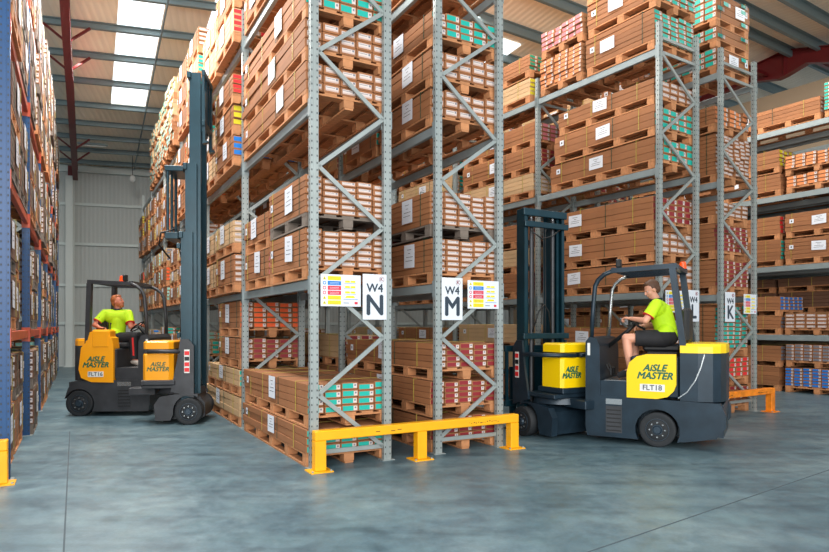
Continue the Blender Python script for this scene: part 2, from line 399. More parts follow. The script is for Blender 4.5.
def build_rack(name, label, origin, ang, depth, bay, nb, H, levels, zig, sides=(-1, 1), um=GALV, bm_=BEAMM, first_holes=True, start=0, clips=False, skip_frames=(), beamh=.11):
    t = thing(name, label, 'rack', (*origin, 0), ang)
    key = (H, um.name)
    if key not in UPM: UPM[key] = (upright_mesh(H, um, True), upright_mesh(H, um, False))
    fp = MB(); fp.box(-.075, .075, -.06, .06, 0, .008, GALV); fpm = fp.mesh('foot_plate')
    br = None
    for i in range(start, nb+1):
        if i in skip_frames: continue
        for x in (0, depth):
            u = link('upright', UPM[key][0 if i < 2 else 1], t, (x, i*bay, 0)); link('foot_plate', fpm, u)
        # zigzag braces: zig = list of (z_at_outer(x=0) or z_at_inner) alternating nodes
        for chain in (zig if i < 3 else zig[:1]+zig[1:]):
            for (xa, za), (xb, zb) in zip(chain, chain[1:]):
                q = MB(); X0 = .05 if xa == 0 else depth-.05; X1 = .05 if xb == 0 else depth-.05
                q.bar((X0, i*bay, za), (X1, i*bay, zb), .02, .042, um if um is GALV else GALV, up=(0, 1, 0)) if False else q.bar((X0, i*bay, za), (X1, i*bay, zb), .024, .045, GALV, up=(0, 0, 1))
                q.obj('brace', t)
    bmm = {}
    for z in levels:
        for i in range(start, nb):
            for x in (0, depth):
                q = MB(); y0, y1 = i*bay+.035, (i+1)*bay-.035
                q.cbox(x-.026, x+.026, y0, y1, z-beamh, z-.004, .006, bm_)
                sx = -1 if x == 0 else 1
                # end connectors
                for yy in (y0, y1-.004):
                    q.box(x-.05, x+.05, yy, yy+.004, z-beamh-.05, z+.03, bm_)
                q.box(x+sx*.046, x+sx*.052, y0-.07, y0, z-beamh-.05, z+.03, bm_); q.box(x+sx*.046, x+sx*.052, y1, y1+.07, z-beamh-.05, z+.03, bm_)
                q.obj('beam', t)
    return t
def chain(*n): return [(0 if s == 'o' else 1, z) for s, z in n]
ZN = [chain(('i', .16), ('o', .77), ('i', 1.37), ('o', 2.0), ('i', 2.59), ('o', 3.2), ('i', 3.81), ('o', 4.42), ('i', 5.0), ('o', 5.6)), [(0, .16), (1, .16)]]
ZM = [chain(('o', .2), ('i', .76), ('o', 1.36), ('i', 1.96)), chain(('o', 1.9), ('i', 2.5), ('o', 3.22), ('i', 3.8), ('o', 4.46), ('i', 5.05), ('o', 5.6)), [(0, .16), (1, .16)]]
ZL = [chain(('i', .2), ('o', .8), ('i', 1.42), ('o', 2.05), ('i', 2.66), ('o', 3.27), ('i', 3.89), ('o', 4.46), ('i', 5.08), ('o', 5.69)), [(0, 5.7), (1, 5.7)], [(0, 5.92), (1, 5.92)], [(0, .2), (1, .2)]]
N0 = Vector((-1.067, 6.54, 0)); U1 = Vector((math.cos(A1), math.sin(A1), 0)); V1 = Vector((-math.sin(A1), math.cos(A1), 0))
LV = (2.0, 3.87, 5.68)
BN = 2.95
DN = .86
M0 = N0+U1*1.53
DM = .89
L0 = Vector((3.74, 9.46, 0)); DL = .95; BL = 2.6
K0 = L0+U2*1.65; DK = 1.03
build_rack('pallet_rack', 'galvanised pallet rack carrying the N sign, its long side on the left aisle', N0.xy, A1, DN, BN, 6, 6.15, LV, ZN)
build_rack('pallet_rack', 'galvanised pallet rack carrying the M sign, in the middle of the photo', M0.xy, A1, DM, BN, 3, 6.15, LV, ZM)
build_rack('pallet_rack', 'grey pallet rack directly behind the right forklift and its mast', L0.xy, A2, DL, BL, 4, 6.15, (2.03, 3.93, 5.76), ZL)
build_rack('pallet_rack', 'grey pallet rack carrying the K sign, right of the right forklift', K0.xy, A2, DK, BL, 3, 6.15, (2.03, 3.93, 5.76), ZL)
JB = 4.6
J0 = Vector((8.5, 14.07, 0))-V2*1.35
JLV = (1.3, 2.88, 4.5, 6.02)
build_rack('pallet_rack', 'dim grey rack standing back to back behind the far right rack', (J0+U2*1.3).xy, A2, .9, JB, 2, 6.3, JLV, [[(0, .3), (1, .9)]], beamh=.13)
build_rack('pallet_rack', 'long grey rack at the far right, seen from its open side', J0.xy, A2, 1.0, JB, 2, 6.3, JLV, [chain(('o', .3), ('i', .9), ('o', 1.5), ('i', 2.1), ('o', 2.7), ('i', 3.3), ('o', 3.9), ('i', 4.5), ('o', 5.1), ('i', 5.7))], beamh=.13)
# blue and orange rack on the left: x runs away from the aisle (to the left), built with its own frame
Q0 = Vector((-3.99, 6.03, 0)); UL = Vector((math.cos(AL), math.sin(AL), 0)); VL = Vector((-math.sin(AL), math.cos(AL), 0))
DQ = 1.0; BQ = 2.77
QLV = (1.45, 3.0, 4.52, 6.0)
Q1 = Q0-UL*DQ
build_rack('pallet_rack', 'tall rack of blue uprights and orange beams along the left edge', Q1.xy, AL, DQ, BQ, 6, 7.4, QLV, [chain(('i', .3), ('o', .95), ('i', 1.6), ('o', 2.2), ('i', 2.85), ('o', 3.5), ('i', 4.15), ('o', 4.8), ('i', 5.4), ('o', 6.0))], um=BLUE, bm_=ORG)

# ------------------------------------------------------------------ pallets
def pallet_parts(W, L, m_):
    H = .145
    deck = MB(); n = 5
    wd = W/n*.72
    for i in range(n):
        x = -W/2+(W-wd)*i/(n-1); deck.box(x, x+wd, 0, L, H-.02, H, m_)
    nx = max(3, round(L/.62)+1)
    for j in range(nx):
        y = (L-.12)*j/(nx-1); deck.box(-W/2, W/2, y, y+.12, H-.04, H-.0205, m_)
    bot = MB()
    for x in (-W/2, -.05, W/2-.1): bot.box(x, x+.1, 0, L, 0, .02, m_)
    blk = MB(); blk.cbox(-.06, .06, 0, .13, .0205, H-.0405, .003, m_)
    bp = [(x, y) for x in (-W/2+.062, 0, W/2-.062) for y in [(L-.13)*j/(nx-1) for j in range(nx)]]
    return deck.mesh('deck'), bot.mesh('bottom_boards'), blk.mesh('block'), bp
PP = {}
def pallet(loc, ang, W, L, detail, label, m_=WOOD, tilt=0):
    key = (round(W, 3), round(L, 3), m_.name)
    if key not in PP:
        PP[key] = list(pallet_parts(W, L, m_))+[None]
    dk, bt, bl, bp, full = PP[key]
    if detail:
        t = thing('wooden_pallet', label, 'pallet', loc, ang)
        link('deck', dk, t); link('bottom_boards', bt, t)
        for x, y in bp: link('block', bl, t, (x, y, 0))
        return t
    if full is None:
        q = MB()
        for me, off in [(dk, (0, 0)), (bt, (0, 0))]+[(bl, p) for p in bp]:
            q.add([(v.co.x+off[0], v.co.y+off[1], v.co.z) for v in me.vertices], [tuple(p.vertices) for p in me.polygons], m_)
        full = q.mesh('wooden_pallet'); PP[key][4] = full
    return tag(link('wooden_pallet', full, None, loc, ang), label, 'pallet', None)

# ------------------------------------------------------------------ cartons
def carton_geo(q, w_, h, L, kind, card, T=None):
    q.cbox(-w_/2, w_/2, 0, L, 0, h, .005, card, T)
    for y, s in ((-.0012, 1), (L+.0012, -1)):
        def rect(x0, x1, z0, z1, m_, e=0):
            Y = y-e*s
            a = [(x0*s, Y, z0), (x1*s, Y, z0), (x1*s, Y, z1), (x0*s, Y, z1)]
            q.quad(*a, m_, T)
        W2 = w_/2
        if kind == 'plain': continue
        if kind == 'white':
            rect(-W2*.76, W2*.8, h*.22, h*.78, STK)
            rect(W2*.5, W2*.72, h*.5, h*.74, QRK, .0006)
            rect(-W2*.7, W2*.36, h*.6, h*.66, QRK, .0006); rect(-W2*.76, W2*.8, h*.22, h*.38, LAB['white'], .0006)
        else:
            rect(-W2*.9, W2*.42, h*.16, h*.84, LAB[kind])
            rect(W2*.42, W2*.88, h*.18, h*.82, STK, .0003); rect(W2*.56, W2*.76, h*.46, h*.7, QRK, .0006)
CM = {}
def carton_mesh(w_, h, L, kind, card):
    k_ = (round(w_, 3), round(h, 3), round(L, 3), kind, card.name)
    if k_ not in CM:
        q = MB(); carton_geo(q, w_, h, L, kind, card); CM[k_] = q.mesh('carton')
    return CM[k_]
rng = random.Random(7)
COL_ADJ = {'teal': 'teal-labelled', 'white': 'white-labelled', 'maroon': 'maroon-labelled', 'orange': 'orange-labelled', 'red': 'red-labelled', 'blue': 'blue-labelled',
           'yellow': 'yellow-labelled', 'pink': 'pink-labelled', 'grey': 'grey-labelled', 'green': 'green-labelled', 'peach': 'peach-labelled', 'mint': 'mint-labelled', 'plain': 'unlabelled'}
def load(loc, ang, W, L, nx, nz, h, kind, detail, label, card=CARD, sheet_side=-1, straps=True, jit=.0, bow=0, sheet_at=.45, land=False, sticker_at=None, group=None, miss=0, patch=0):
    """a strapped stack of cartons; origin at the middle of its near end, y runs along the cartons, z=0 is the pallet top"""
    w_ = W/nx
    name = 'strapped_carton_stack'
    H = nz*h
    cw = w_-.006; chh = h-.003
    if detail: t = thing(name, label, 'cartons', loc, ang, group)
    else: q = MB()
    tops = []
    for i in range(nx):
        colj = rng.uniform(-jit, jit); hc = h*(1, .97, .94, 1)[rng.randrange(4)]
        for j in range(nz):
            if j == nz-1 and miss and rng.random() < miss: continue
            x = -W/2+w_*(i+.5); dy = colj+rng.uniform(-jit, jit)*.7+rng.uniform(-.01, .01); dx = rng.uniform(-.0015, .0015)
            z = j*hc; chh = hc-.003
            if detail:
                o = link('carton', carton_mesh(cw, chh, L, kind, card), t, (x+dx, dy, z), rng.uniform(-.006, .006) if jit < .01 else rng.uniform(-.02, .02))
            else:
                carton_geo(q, cw, chh, L, kind, card, Matrix.Translation((x+dx, dy, z)))
    def addq(nm, qq):
        if detail: qq.obj(nm, t)
        else: merge(q, qq)
    if straps:
        ns = 4 if L > 1.8 else 2
        for s_ in range(ns):
            y = L*(.14+.72*s_/(ns-1))+rng.uniform(-.04, .04); wd = .009
            mm = GST if (s_ % 3 == (1 if L > 1.8 else 0)) else YST
            qq = MB(); e = .006
            for x in (-W/2-e, W/2+e): qq.box(x-.002, x+.002, y, y+wd, 0, H+.002, mm)
            qq.box(-W/2-e, W/2+e, y, y+wd, H+.001, H+.005, mm)
            addq('strap', qq)
    if sheet_side:
        X = sheet_side*(W/2+.0105)
        y0 = L*sheet_at; sw = .27; sh = min(.29, H*.82); z0 = min(H*.12, .06)+ (H-sh)*.25
        if land: sw, sh = .29, min(.2, H*.7); z0 = (H-sh)*.5
        qq = MB()
        def sq(y_a, y_b, za, zb, m_, e=0, tilt=.02):
            XX = X+sheet_side*e
            a = [(XX, y_a, za), (XX, y_b, za+tilt), (XX, y_b, zb+tilt), (XX, y_a, zb)]
            qq.quad(*(a if sheet_side > 0 else a[::-1]), m_)
        def pl(y_a, y_b, za, zb, tl):
            qq.add([(X-.0008, y_a, za), (X-.0008, y_b, za+tl), (X-.0008, y_b, zb+tl), (X-.0008, y_a, zb), (X+.0004, y_a, za), (X+.0004, y_b, za+tl), (X+.0004, y_b, zb+tl), (X+.0004, y_a, zb)],
                   [(0, 3, 2, 1), (4, 5, 6, 7), (0, 1, 5, 4), (1, 2, 6, 5), (2, 3, 7, 6), (3, 0, 4, 7)], PAPER)
        tl = rng.uniform(-.015, .015)
        pl(y0, y0+sw, z0, z0+sh, tl)
        for r_, (a_, b_) in enumerate(((.3, .7), (.4, .6), (.15, .8), (.2, .85))):
            zz = z0+sh*(.78-.16*r_); sq(y0+sw*a_, y0+sw*b_, zz, zz+.006, INK, .0018, tl*.5)
        addq('paper_sheet', qq)
        qq = MB(); y1 = L*(.93 if sheet_at < .7 else .1)-.1; hh = min(.09, H*.4)
        z2 = H*.45
        qq.add([(X-.0008, y1, z2), (X-.0008, y1+.09, z2), (X-.0008, y1+.09, z2+hh), (X-.0008, y1, z2+hh), (X+.0004, y1, z2), (X+.0004, y1+.09, z2), (X+.0004, y1+.09, z2+hh), (X+.0004, y1, z2+hh)],
               [(0, 3, 2, 1), (4, 5, 6, 7), (0, 1, 5, 4), (1, 2, 6, 5), (2, 3, 7, 6), (3, 0, 4, 7)], PAPER)
        sq(y1+.03, y1+.06, z2+hh*.3, z2+hh*.7, INK, .0018, 0)
        addq('sticker', qq)
    for i_ in range(patch):
        qq = MB(); y_ = rng.choice((.02, .03, L*.2, L-.3, L-.28)); z_ = h*rng.randrange(nz); X = W/2+.012
        for (a_, b_, m_) in ((0, .14, LAB['teal']), (.142, .2, STK)):
            qq.box(X-.001, X+.0004, y_+a_, y_+b_, z_+h*.2, z_+h*.8, m_)
        addq('end_label', qq)
    if not detail:
        me = q.mesh(name)
        t = tag(link(name, me, None, loc, ang), label, 'cartons', group)
    return t
# loads hidden behind others from every plausible view are left out (ranges of load numbers)
DROPL, DROPP = [{n for a, b in r_ for n in range(a, b+1)} for r_ in ([[10, 11], [13, 13], [31, 31], [34, 35], [38, 38], [55, 56], [58, 59], [79, 80], [82, 83], [103, 104], [106, 107], [126, 126], [132, 132], [134, 134], [137, 138], [141, 147], [149, 150], [152, 155], [166, 166], [181, 181], [183, 186], [189, 191], [193, 196], [199, 199], [212, 215], [217, 217], [219, 220], [222, 227], [229, 230], [249, 254], [259, 263], [265, 271], [273, 275], [278, 278], [281, 284], [287, 288], [290, 298], [312, 312], [315, 318], [336, 336], [373, 374], [393, 394], [401, 404], [409, 410]], [[10, 11], [13, 13], [31, 31], [34, 35], [39, 39], [55, 60], [79, 84], [103, 108], [134, 135], [138, 139], [142, 147], [150, 150], [153, 156], [180, 180], [184, 186], [190, 192], [194, 197], [199, 199], [211, 217], [220, 220], [222, 223], [225, 227], [229, 231], [249, 255], [257, 257], [259, 263], [265, 269], [271, 271], [273, 274], [281, 292], [294, 294], [296, 298], [312, 312], [315, 318], [336, 336], [374, 374], [388, 388], [394, 394], [401, 404], [410, 410], [418, 418]])]
COUNT = [0]; MARK = False
ORD = ['bottom', 'second', 'third', 'fourth', 'fifth']
def tier_word(k_, n):
    if n == 1: return 'single layer'
    if k_ == n-1: return 'top layer'
    if k_ == 0: return 'bottom layer'
    return 'middle layer' if n == 3 else ORD[k_]+' layer'
def stack(frame, U, V, ang, x, y, z, W, L, tiers, where, detail, side=-1, across=False, sheets=True):
    """tiers: list of dict/tuple (kind, nx, nz, h, opts). Origin frame; x = centre across the rack, y = near end."""
    n = len(tiers)
    for k_, tr in enumerate(tiers):
        kind, nx, nz, h = tr[:4]; o = dict(tr[4]) if len(tr) > 4 else {}
        jx = rng.uniform(-.012, .012); jy = rng.uniform(-.02, .02)+o.pop('dy', 0)
        LL = o.pop('L', L); WW = o.pop('W', W); pm = o.pop('pallet', WOOD); det = o.pop('detail', detail)
        ac = o.pop('across', across); wrap = o.pop('wrap', 0)
        COUNT[0] += 1; cid = COUNT[0]
        if ac:
            # cartons run across the rack, ends on the aisle face
            a2 = ang+(R(-90) if side < 0 else R(90))
            yc = y+jy+LL/2; xx = x+jx+(-WW/2 if side < 0 else WW/2)
            P = frame+U*xx+V*yc; PW, PL = LL, WW; a2 = ang+(-PI/2 if side < 0 else PI/2)
            # local y must point from the aisle face inwards: rotate so +y -> +U (side<0) or -U
            sh = 0
        else:
            P = frame+U*(x+jx)+V*(y+jy); PW, PL = WW, LL; a2 = ang; sh = side
        lab = {'plain': 'plain brown'}.get(kind, COL_ADJ[kind])
        cn = {'pale_lit_cardboard': 'pale-lit ', 'dark_shaded_cardboard': 'dark-shaded '}.get(o.get('card', CARD).name, '')
        if U is U2: o.setdefault('land', True)
        lb = o.pop('label', None) or '%s%s carton stack, %s, %s' % (cn, lab, tier_word(k_, n), where)
        if cid not in DROPP:
            pt = pallet((P.x, P.y, z+.001), a2, PW-.01, PL-.02, det, 'pallet under the %s%s cartons, %s, %s' % (cn, lab, tier_word(k_, n).replace(' layer', ''), where), pm)
            if MARK: pt['cid'] = cid
        if cid not in DROPL:
            fc = o.pop('face', None)
            if fc is not None: o['sheet_side'] = fc
            elif not sheets or sh == 0: o['sheet_side'] = 0
            else: o.setdefault('sheet_side', sh)
            lt = load((P.x, P.y, z+.148), a2, PW, PL, nx, nz, h, kind, det, lb, **o)
            if MARK: lt['cid'] = cid
        z += .148+nz*h+.006
    return z
def d(**k): return k
SN, SM_, SL, SK_, SJ, SQ = 'sign-N rack', 'sign-M rack', 'rack behind the mast', 'sign-K rack', 'far right rack', 'blue rack'
# N rack, end bay
xN = DN/2; WN = .99; LN = 2.72; yN = .06
F = (N0, U1, V1, A1)
stack(*F, xN, yN, 0, WN, LN, [('teal', 5, 3, .085, d(sheet_at=.42)), ('teal', 5, 4, .082, d(sheet_at=.42, miss=.0))], 'floor, end bay, '+SN, True)
q = None
stack(*F, xN, yN+.02, 2.0, WN, 1.36, [('white', 5, 6, .068, d(sheet_at=.3)), ('white', 5, 6, .068, d(sheet_at=.3, pallet=WOODD))], 'first shelf, end bay, '+SN, True)
stack(*F, xN, yN+1.45, 2.0, WN, 1.22, [('pink', 5, 4, .085, d(sheet_at=.3)), ('maroon', 5, 4, .08, {})], 'first shelf, second load, end bay, '+SN, True)
stack(*F, xN, yN, 3.87, WN, LN, [('white', 5, 3, .1, d(sheet_at=.28)), ('white', 5, 3, .1, d(sheet_at=.4)), ('teal', 5, 3, .105, d(sheet_at=.3))], 'second shelf, end bay, '+SN, True)
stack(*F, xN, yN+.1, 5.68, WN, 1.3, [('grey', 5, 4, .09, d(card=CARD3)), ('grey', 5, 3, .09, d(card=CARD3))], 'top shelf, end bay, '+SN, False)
stack(*F, xN, yN+1.5, 5.68, WN, 1.2, [('grey', 4, 4, .09, {}), ('white', 5, 4, .08, {})], 'top shelf, second load, end bay, '+SN, False)
# N rack, second bay
y2 = BN+.06
stack(*F, xN, y2, 0, WN, LN, [('plain', 5, 3, .1, d(card=CARD2, sheet_at=.5)), ('teal', 5, 3, .085, d(card=CARD2, L=2.4, sheet_at=.45)), ('maroon', 5, 4, .078, d(L=1.5)), ('orange', 5, 5, .078, d(L=1.5))], 'floor, second bay, '+SN, True)
stack(*F, xN-.09, y2, 2.0, WN, 1.3, [('white', 5, 5, .085, d(card=CARD)), ('white', 5, 4, .085, d(card=CARD2))], 'first shelf, second bay, '+SN, True)
stack(*F, xN-.06, y2+1.38, 2.0, WN, 1.25, [('grey', 5, 5, .085, d(card=CARD2, across=True, nx=7) if False else d(card=CARD2)), ('white', 5, 4, .085, d(card=CARD2))], 'first shelf, second load, second bay, '+SN, False)
stack(*F, xN-.1, y2, 3.87, WN, 1.3, [('blue', 5, 3, .1, d(sheet_at=.3)), ('yellow', 5, 3, .1, {}), ('red', 5, 4, .075, {})], 'second shelf, second bay, '+SN, True)
stack(*F, xN-.06, y2+1.4, 3.87, WN, 1.25, [('white', 5, 4, .09, d(card=CARD2)), ('teal', 5, 3, .09, d(card=CARD2))], 'second shelf, second load, second bay, '+SN, False)
stack(*F, xN-.1, y2, 5.68, WN, 1.3, [('red', 5, 4, .09, d(card=CARD2)), ('maroon', 5, 5, .09, {})], 'top shelf, second bay, '+SN, False)
stack(*F, xN-.06, y2+1.4, 5.68, WN, 1.25, [('white', 5, 4, .09, d(card=CARD2)), ('white', 5, 4, .09, d(card=CARD2))], 'top shelf, second load, second bay, '+SN, False)
kinds = ['teal', 'white', 'mint', 'orange', 'maroon', 'yellow', 'blue', 'red', 'grey']
BW = ['end bay', 'second bay', 'third bay', 'fourth bay', 'fifth bay', 'sixth bay']
LW = ['floor', 'first shelf', 'second shelf', 'top shelf', 'topmost shelf']
for b_ in range(2, 6):
    for li, z in enumerate((0, 2.0, 3.87, 5.68)):
        for hf in (0, 1):
            if b_ == 5 and li == 3: continue
            tt = [(rng.choice(['teal', 'mint', 'white', 'teal'] if li == 3 else kinds), 5, rng.choice((3, 4, 4)), .085, d(card=rng.choice((CARD, CARD, CARD2)))) for _ in range(3 if li != 3 or hf else 3)]
            if li == 3 and b_ > 2: tt = [('mint' if b_ > 3 else rng.choice(('teal', 'mint')), 6, 4, .095, d(across=True, jit=.035, card=CARD2 if k_ else CARD)) for k_ in range(3)]
            stack(*F, xN-rng.uniform(.02, .1), b_*BN+.06+hf*1.4, z, WN+.02, 1.26, tt, '%s, %s %s, %s' % (LW[li], 'near' if hf == 0 else 'far', BW[b_]+'', SN), False, sheets=True)
# M rack
F = (M0, U1, V1, A1); xM = DM/2
stack(*F, xM, yN, 0, WN, 2.6, [('maroon', 5, 4, .066, {}), ('maroon', 5, 4, .07, {}), ('maroon', 5, 4, .074, d(miss=0))], 'floor, end bay, '+SM_, True, side=-1)
stack(*F, xM, yN+.02, 2.0, WN, 1.36, [('white', 5, 6, .068, d(sheet_at=.3)), ('white', 5, 6, .068, d(sheet_at=.3, pallet=WOODD))], 'first shelf, end bay, '+SM_, True)
stack(*F, xM, yN+1.45, 2.0, WN, 1.22, [('maroon', 5, 4, .085, {}), ('maroon', 5, 3, .085, {})], 'first shelf, second load, end bay, '+SM_, False)
stack(*F, xM, yN, 3.87, WN, 1.4, [('white', 5, 3, .105, d(sheet_at=.3)), ('white', 5, 3, .105, d(sheet_at=.3)), ('teal', 5, 3, .095, d(W=.99, sheet_at=.5))], 'second shelf, end bay, '+SM_, True)
stack(*F, xM, yN+1.5, 3.87, WN, 1.2, [('teal', 5, 3, .1, {}), ('white', 5, 3, .1, {})], 'second shelf, second load, end bay, '+SM_, False)
stack(*F, xM, yN, 5.68, WN, 2.6, [('white', 5, 4, .09, {})], 'top shelf, end bay, '+SM_, False)
for b_ in range(1, 3):
    for li, z in enumerate((0, 2.0, 3.87, 5.68)):
        tt = [(rng.choice(['teal', 'maroon', 'white', 'maroon']), 5, rng.choice((3, 4)), .09, d(card=rng.choice((CARD, CARD2)))) for _ in range(4 if li == 0 else 2+(b_ == 1))]
        stack(*F, xM, b_*BN+.06, z, WN, 2.5, tt[:3], '%s, %s, %s' % (LW[li], BW[b_], SM_), False)
# L rack
F = (L0, U2, V2, A2); xL = DL/2; WL = 1.02
stack(*F, xL, .07, 0, WL, 2.35, [('red', 5, 4, .085, {}), ('white', 5, 4, .085, {}), ('maroon', 5, 4, .085, d(sheet_at=.55))], 'floor, end bay, '+SL, True)
stack(*F, xL, .07, 2.03, WL, 2.35, [('white', 5, 3, .105, d(sheet_at=.62)), ('white', 5, 3, .11, d(sheet_at=.6)), ('maroon', 5, 4, .1, d(sheet_at=.6))], 'first shelf, end bay, '+SL, True)
stack(*F, xL, .07, 3.93, WL, 2.15, [('teal', 5, 3, .115, d(sheet_at=.45, L=2.2)), ('teal', 5, 3, .11, d(sheet_at=.4, L=2.1)), ('white', 5, 3, .09, d(sheet_at=.45, L=1.98))], 'second shelf, end bay, '+SL, True)
stack(*F, xL, .05, 5.76, WL, 1.35, [('teal', 5, 6, .082, d(sheet_at=.55)), ('teal', 5, 5, .085, {}), ('teal', 5, 3, .085, {})], 'top shelf, end bay, '+SL, True)
stack(*F, xL, 1.5, 5.76, WL, 1.0, [('peach', 6, 7, .075, d(across=True, jit=.018)), ('pink', 6, 4, .085, d(across=True, jit=.015))], 'top shelf, sideways load, '+SL, True, across=True)
stack(*F, xL, BL+.08, 0, WL, 2.35, [('maroon', 5, 4, .09, {}), ('white', 5, 4, .09, d(card=CARD2)), ('white', 5, 4, .09, d(card=CARD2))], 'floor, second bay, '+SL, False)
stack(*F, xL, BL+.08, 2.03, WL, 2.3, [('maroon', 5, 4, .085, {}), ('white', 5, 4, .085, d(card=CARD2)), ('maroon', 5, 4, .085, {})], 'first shelf, second bay, '+SL, False)
stack(*F, xL, BL+.08, 3.93, WL, 2.2, [('white', 5, 4, .08, d(card=CARD2)), ('maroon', 5, 4, .085, {}), ('pink', 5, 4, .085, {})], 'second shelf, second bay, '+SL, True)
stack(*F, xL, BL+.2, 5.76, WL, 2.1, [('yellow', 5, 4, .085, d(card=CARD2)), ('green', 5, 4, .075, {})], 'top shelf, second bay, '+SL, True)
for b_ in range(2, 4):
    for li, z in enumerate((0, 2.03, 3.93, 5.76)):
        tt = [(rng.choice(['teal', 'maroon', 'white', 'maroon']), 5, 4, .085, d(card=rng.choice((CARD, CARD2)))) for _ in range(3 if li < 3 else 1)]
        stack(*F, xL, b_*BL+.08, z, WL, 2.3, tt, '%s, %s, %s' % (LW[li], BW[b_], SL), False)
# K rack
F = (K0, U2, V2, A2); xK = DK/2
stack(*F, xK, .09, 0, WL, 1.3, [('maroon', 5, 4, .08, {}), ('red', 5, 4, .085, {}), ('teal', 5, 10, .075, d(jit=.01))][0:3], 'floor, end bay, '+SK_, True)
stack(*F, xK, .09, 2.03, WL, 2.3, [('maroon', 5, 6, .075, {}), ('maroon', 5, 6, .075, d(jit=.02)), ('white', 5, 3, .08, {})], 'first shelf, end bay, '+SK_, True)
stack(*F, xK, .09, 3.93, WL, 1.2, [('white', 6, 10, .07, d(jit=.02)), ('peach', 5, 4, .08, d(jit=.02))], 'second shelf, end bay, '+SK_, True)
stack(*F, xK, .09, 5.76, WL, 1.1, [('teal', 5, 3, .1, d(across=True, face=1, land=True, patch=5, sheet_at=.35)), ('teal', 5, 2, .1, d(across=True, face=0, patch=4)), ('teal', 5, 4, .11, d(across=True, face=1, land=True, patch=7, sheet_at=.55))], 'top shelf, end bay, '+SK_, True)
stack(*F, xK, 1.5, 5.76, WL, 1.0, [('white', 5, 4, .09, {})], 'top shelf, second load, end bay, '+SK_, False)
for b_ in range(1, 3):
    for li, z in enumerate((0, 2.03, 3.93, 5.76)):
        tt = [(rng.choice(['teal', 'maroon', 'white', 'orange']), 5, 4, .085, d(card=rng.choice((CARD, CARD2)))) for _ in range(3 if li < 3 else 1)]
        stack(*F, xK, b_*BL+.08, z, WL, 2.3, tt, '%s, %s, %s' % (LW[li], BW[b_], SK_), False)
# far right rack: y counted from the near upright, the gap between loads at y 1.43
F = (J0, U2, V2, A2); xJ = .5
def near(z, tiers, where, **k_): stack(*F, xJ, .08, z, 1.05, 1.32, tiers, where, True, **k_)
def far(z, tiers, where, **k_): stack(*F, xJ, 1.52, z, 1.05, 2.6, tiers, where, True, **k_)
near(0, [('blue', 7, 6, .07, d(across=True)), ('grey', 7, 5, .075, d(across=True, jit=.01))], 'floor, right side, '+SJ)
far(0, [('plain', 5, 4, .1, d(sheet_at=.42)), ('grey', 5, 4, .085, d(sheet_at=.42))], 'floor, left side, '+SJ)
near(1.3, [('white', 6, 4, .085, d(across=True))], 'first shelf, right side, '+SJ)
far(1.3, [('grey', 5, 3, .09, {}), ('blue', 5, 4, .08, d(sheet_at=.2))], 'first shelf, left side, '+SJ)
near(2.88, [('plain', 5, 5, .092, d(sheet_at=.35)), ('plain', 5, 4, .1, d(sheet_at=.35))], 'second shelf, right side, '+SJ)
far(2.88, [('teal', 5, 5, .09, d(sheet_at=.5)), ('red', 5, 4, .1, {})], 'second shelf, left side, '+SJ)
near(4.5, [('peach', 6, 3, .085, d(across=True)), ('peach', 6, 4, .075, d(across=True, jit=.02))], 'third shelf, right side, '+SJ)
far(4.5, [('plain', 5, 4, .095, d(sheet_at=.3)), ('yellow', 5, 4, .1, d(sheet_at=.3))], 'third shelf, left side, '+SJ)
stack(*F, xJ, .08, 6.02, 1.05, .5, [('teal', 4, 8, .075, d(across=True, jit=.02))], 'top shelf, right side, '+SJ, False)
stack(*F, xJ, .68, 6.02, 1.05, 2.6, [('white', 5, 4, .09, d(sheet_at=.6))], 'top shelf, middle, '+SJ, True)
stack(*F, xJ, 3.36, 6.02, 1.05, 1.1, [('grey', 5, 4, .09, {}), ('grey', 5, 3, .09, {})], 'top shelf, left side, '+SJ, False)
for li, z in enumerate((0,)+JLV):
    stack(*F, xJ, JB+.1, z, 1.05, 2.2, [(rng.choice(('teal', 'plain')), 5, 4, .09, {}) for _ in range(2)], '%s, second bay, %s' % (['floor', 'first shelf', 'second shelf', 'third shelf', 'top shelf'][li], SJ), False)
    if li < 4: stack(*F, xJ, JB+2.4, z, 1.05, 2.1, [('white', 5, 4, .09, {}), ('teal', 5, 4, .09, {})], '%s, far second bay, %s' % (['floor', 'first shelf', 'second shelf', 'third shelf', 'top shelf'][li], SJ), False)
F = (J0+U2*1.22, U2, V2, A2)
for li, z in enumerate((0,)+JLV[:3]):
    for k_, (y_, l_) in enumerate(((.1, 2.1), (2.3, 2.2), (4.7, 2.2))):
        stack(*F, .55, y_, z, 1.0, l_, [('plain', 5, 4, .09, d(card=CARD3)), (rng.choice(('teal', 'red', 'plain')), 5, 4, .09, d(card=CARD3))]+([('plain', 5, 2, .1, d(card=CARD3))] if li in (1, 2) else []), '%s, %s, back row, %s' % (['floor', 'first shelf', 'second shelf', 'third shelf'][li], ('right', 'middle', 'left')[k_], SJ), False, sheets=False)
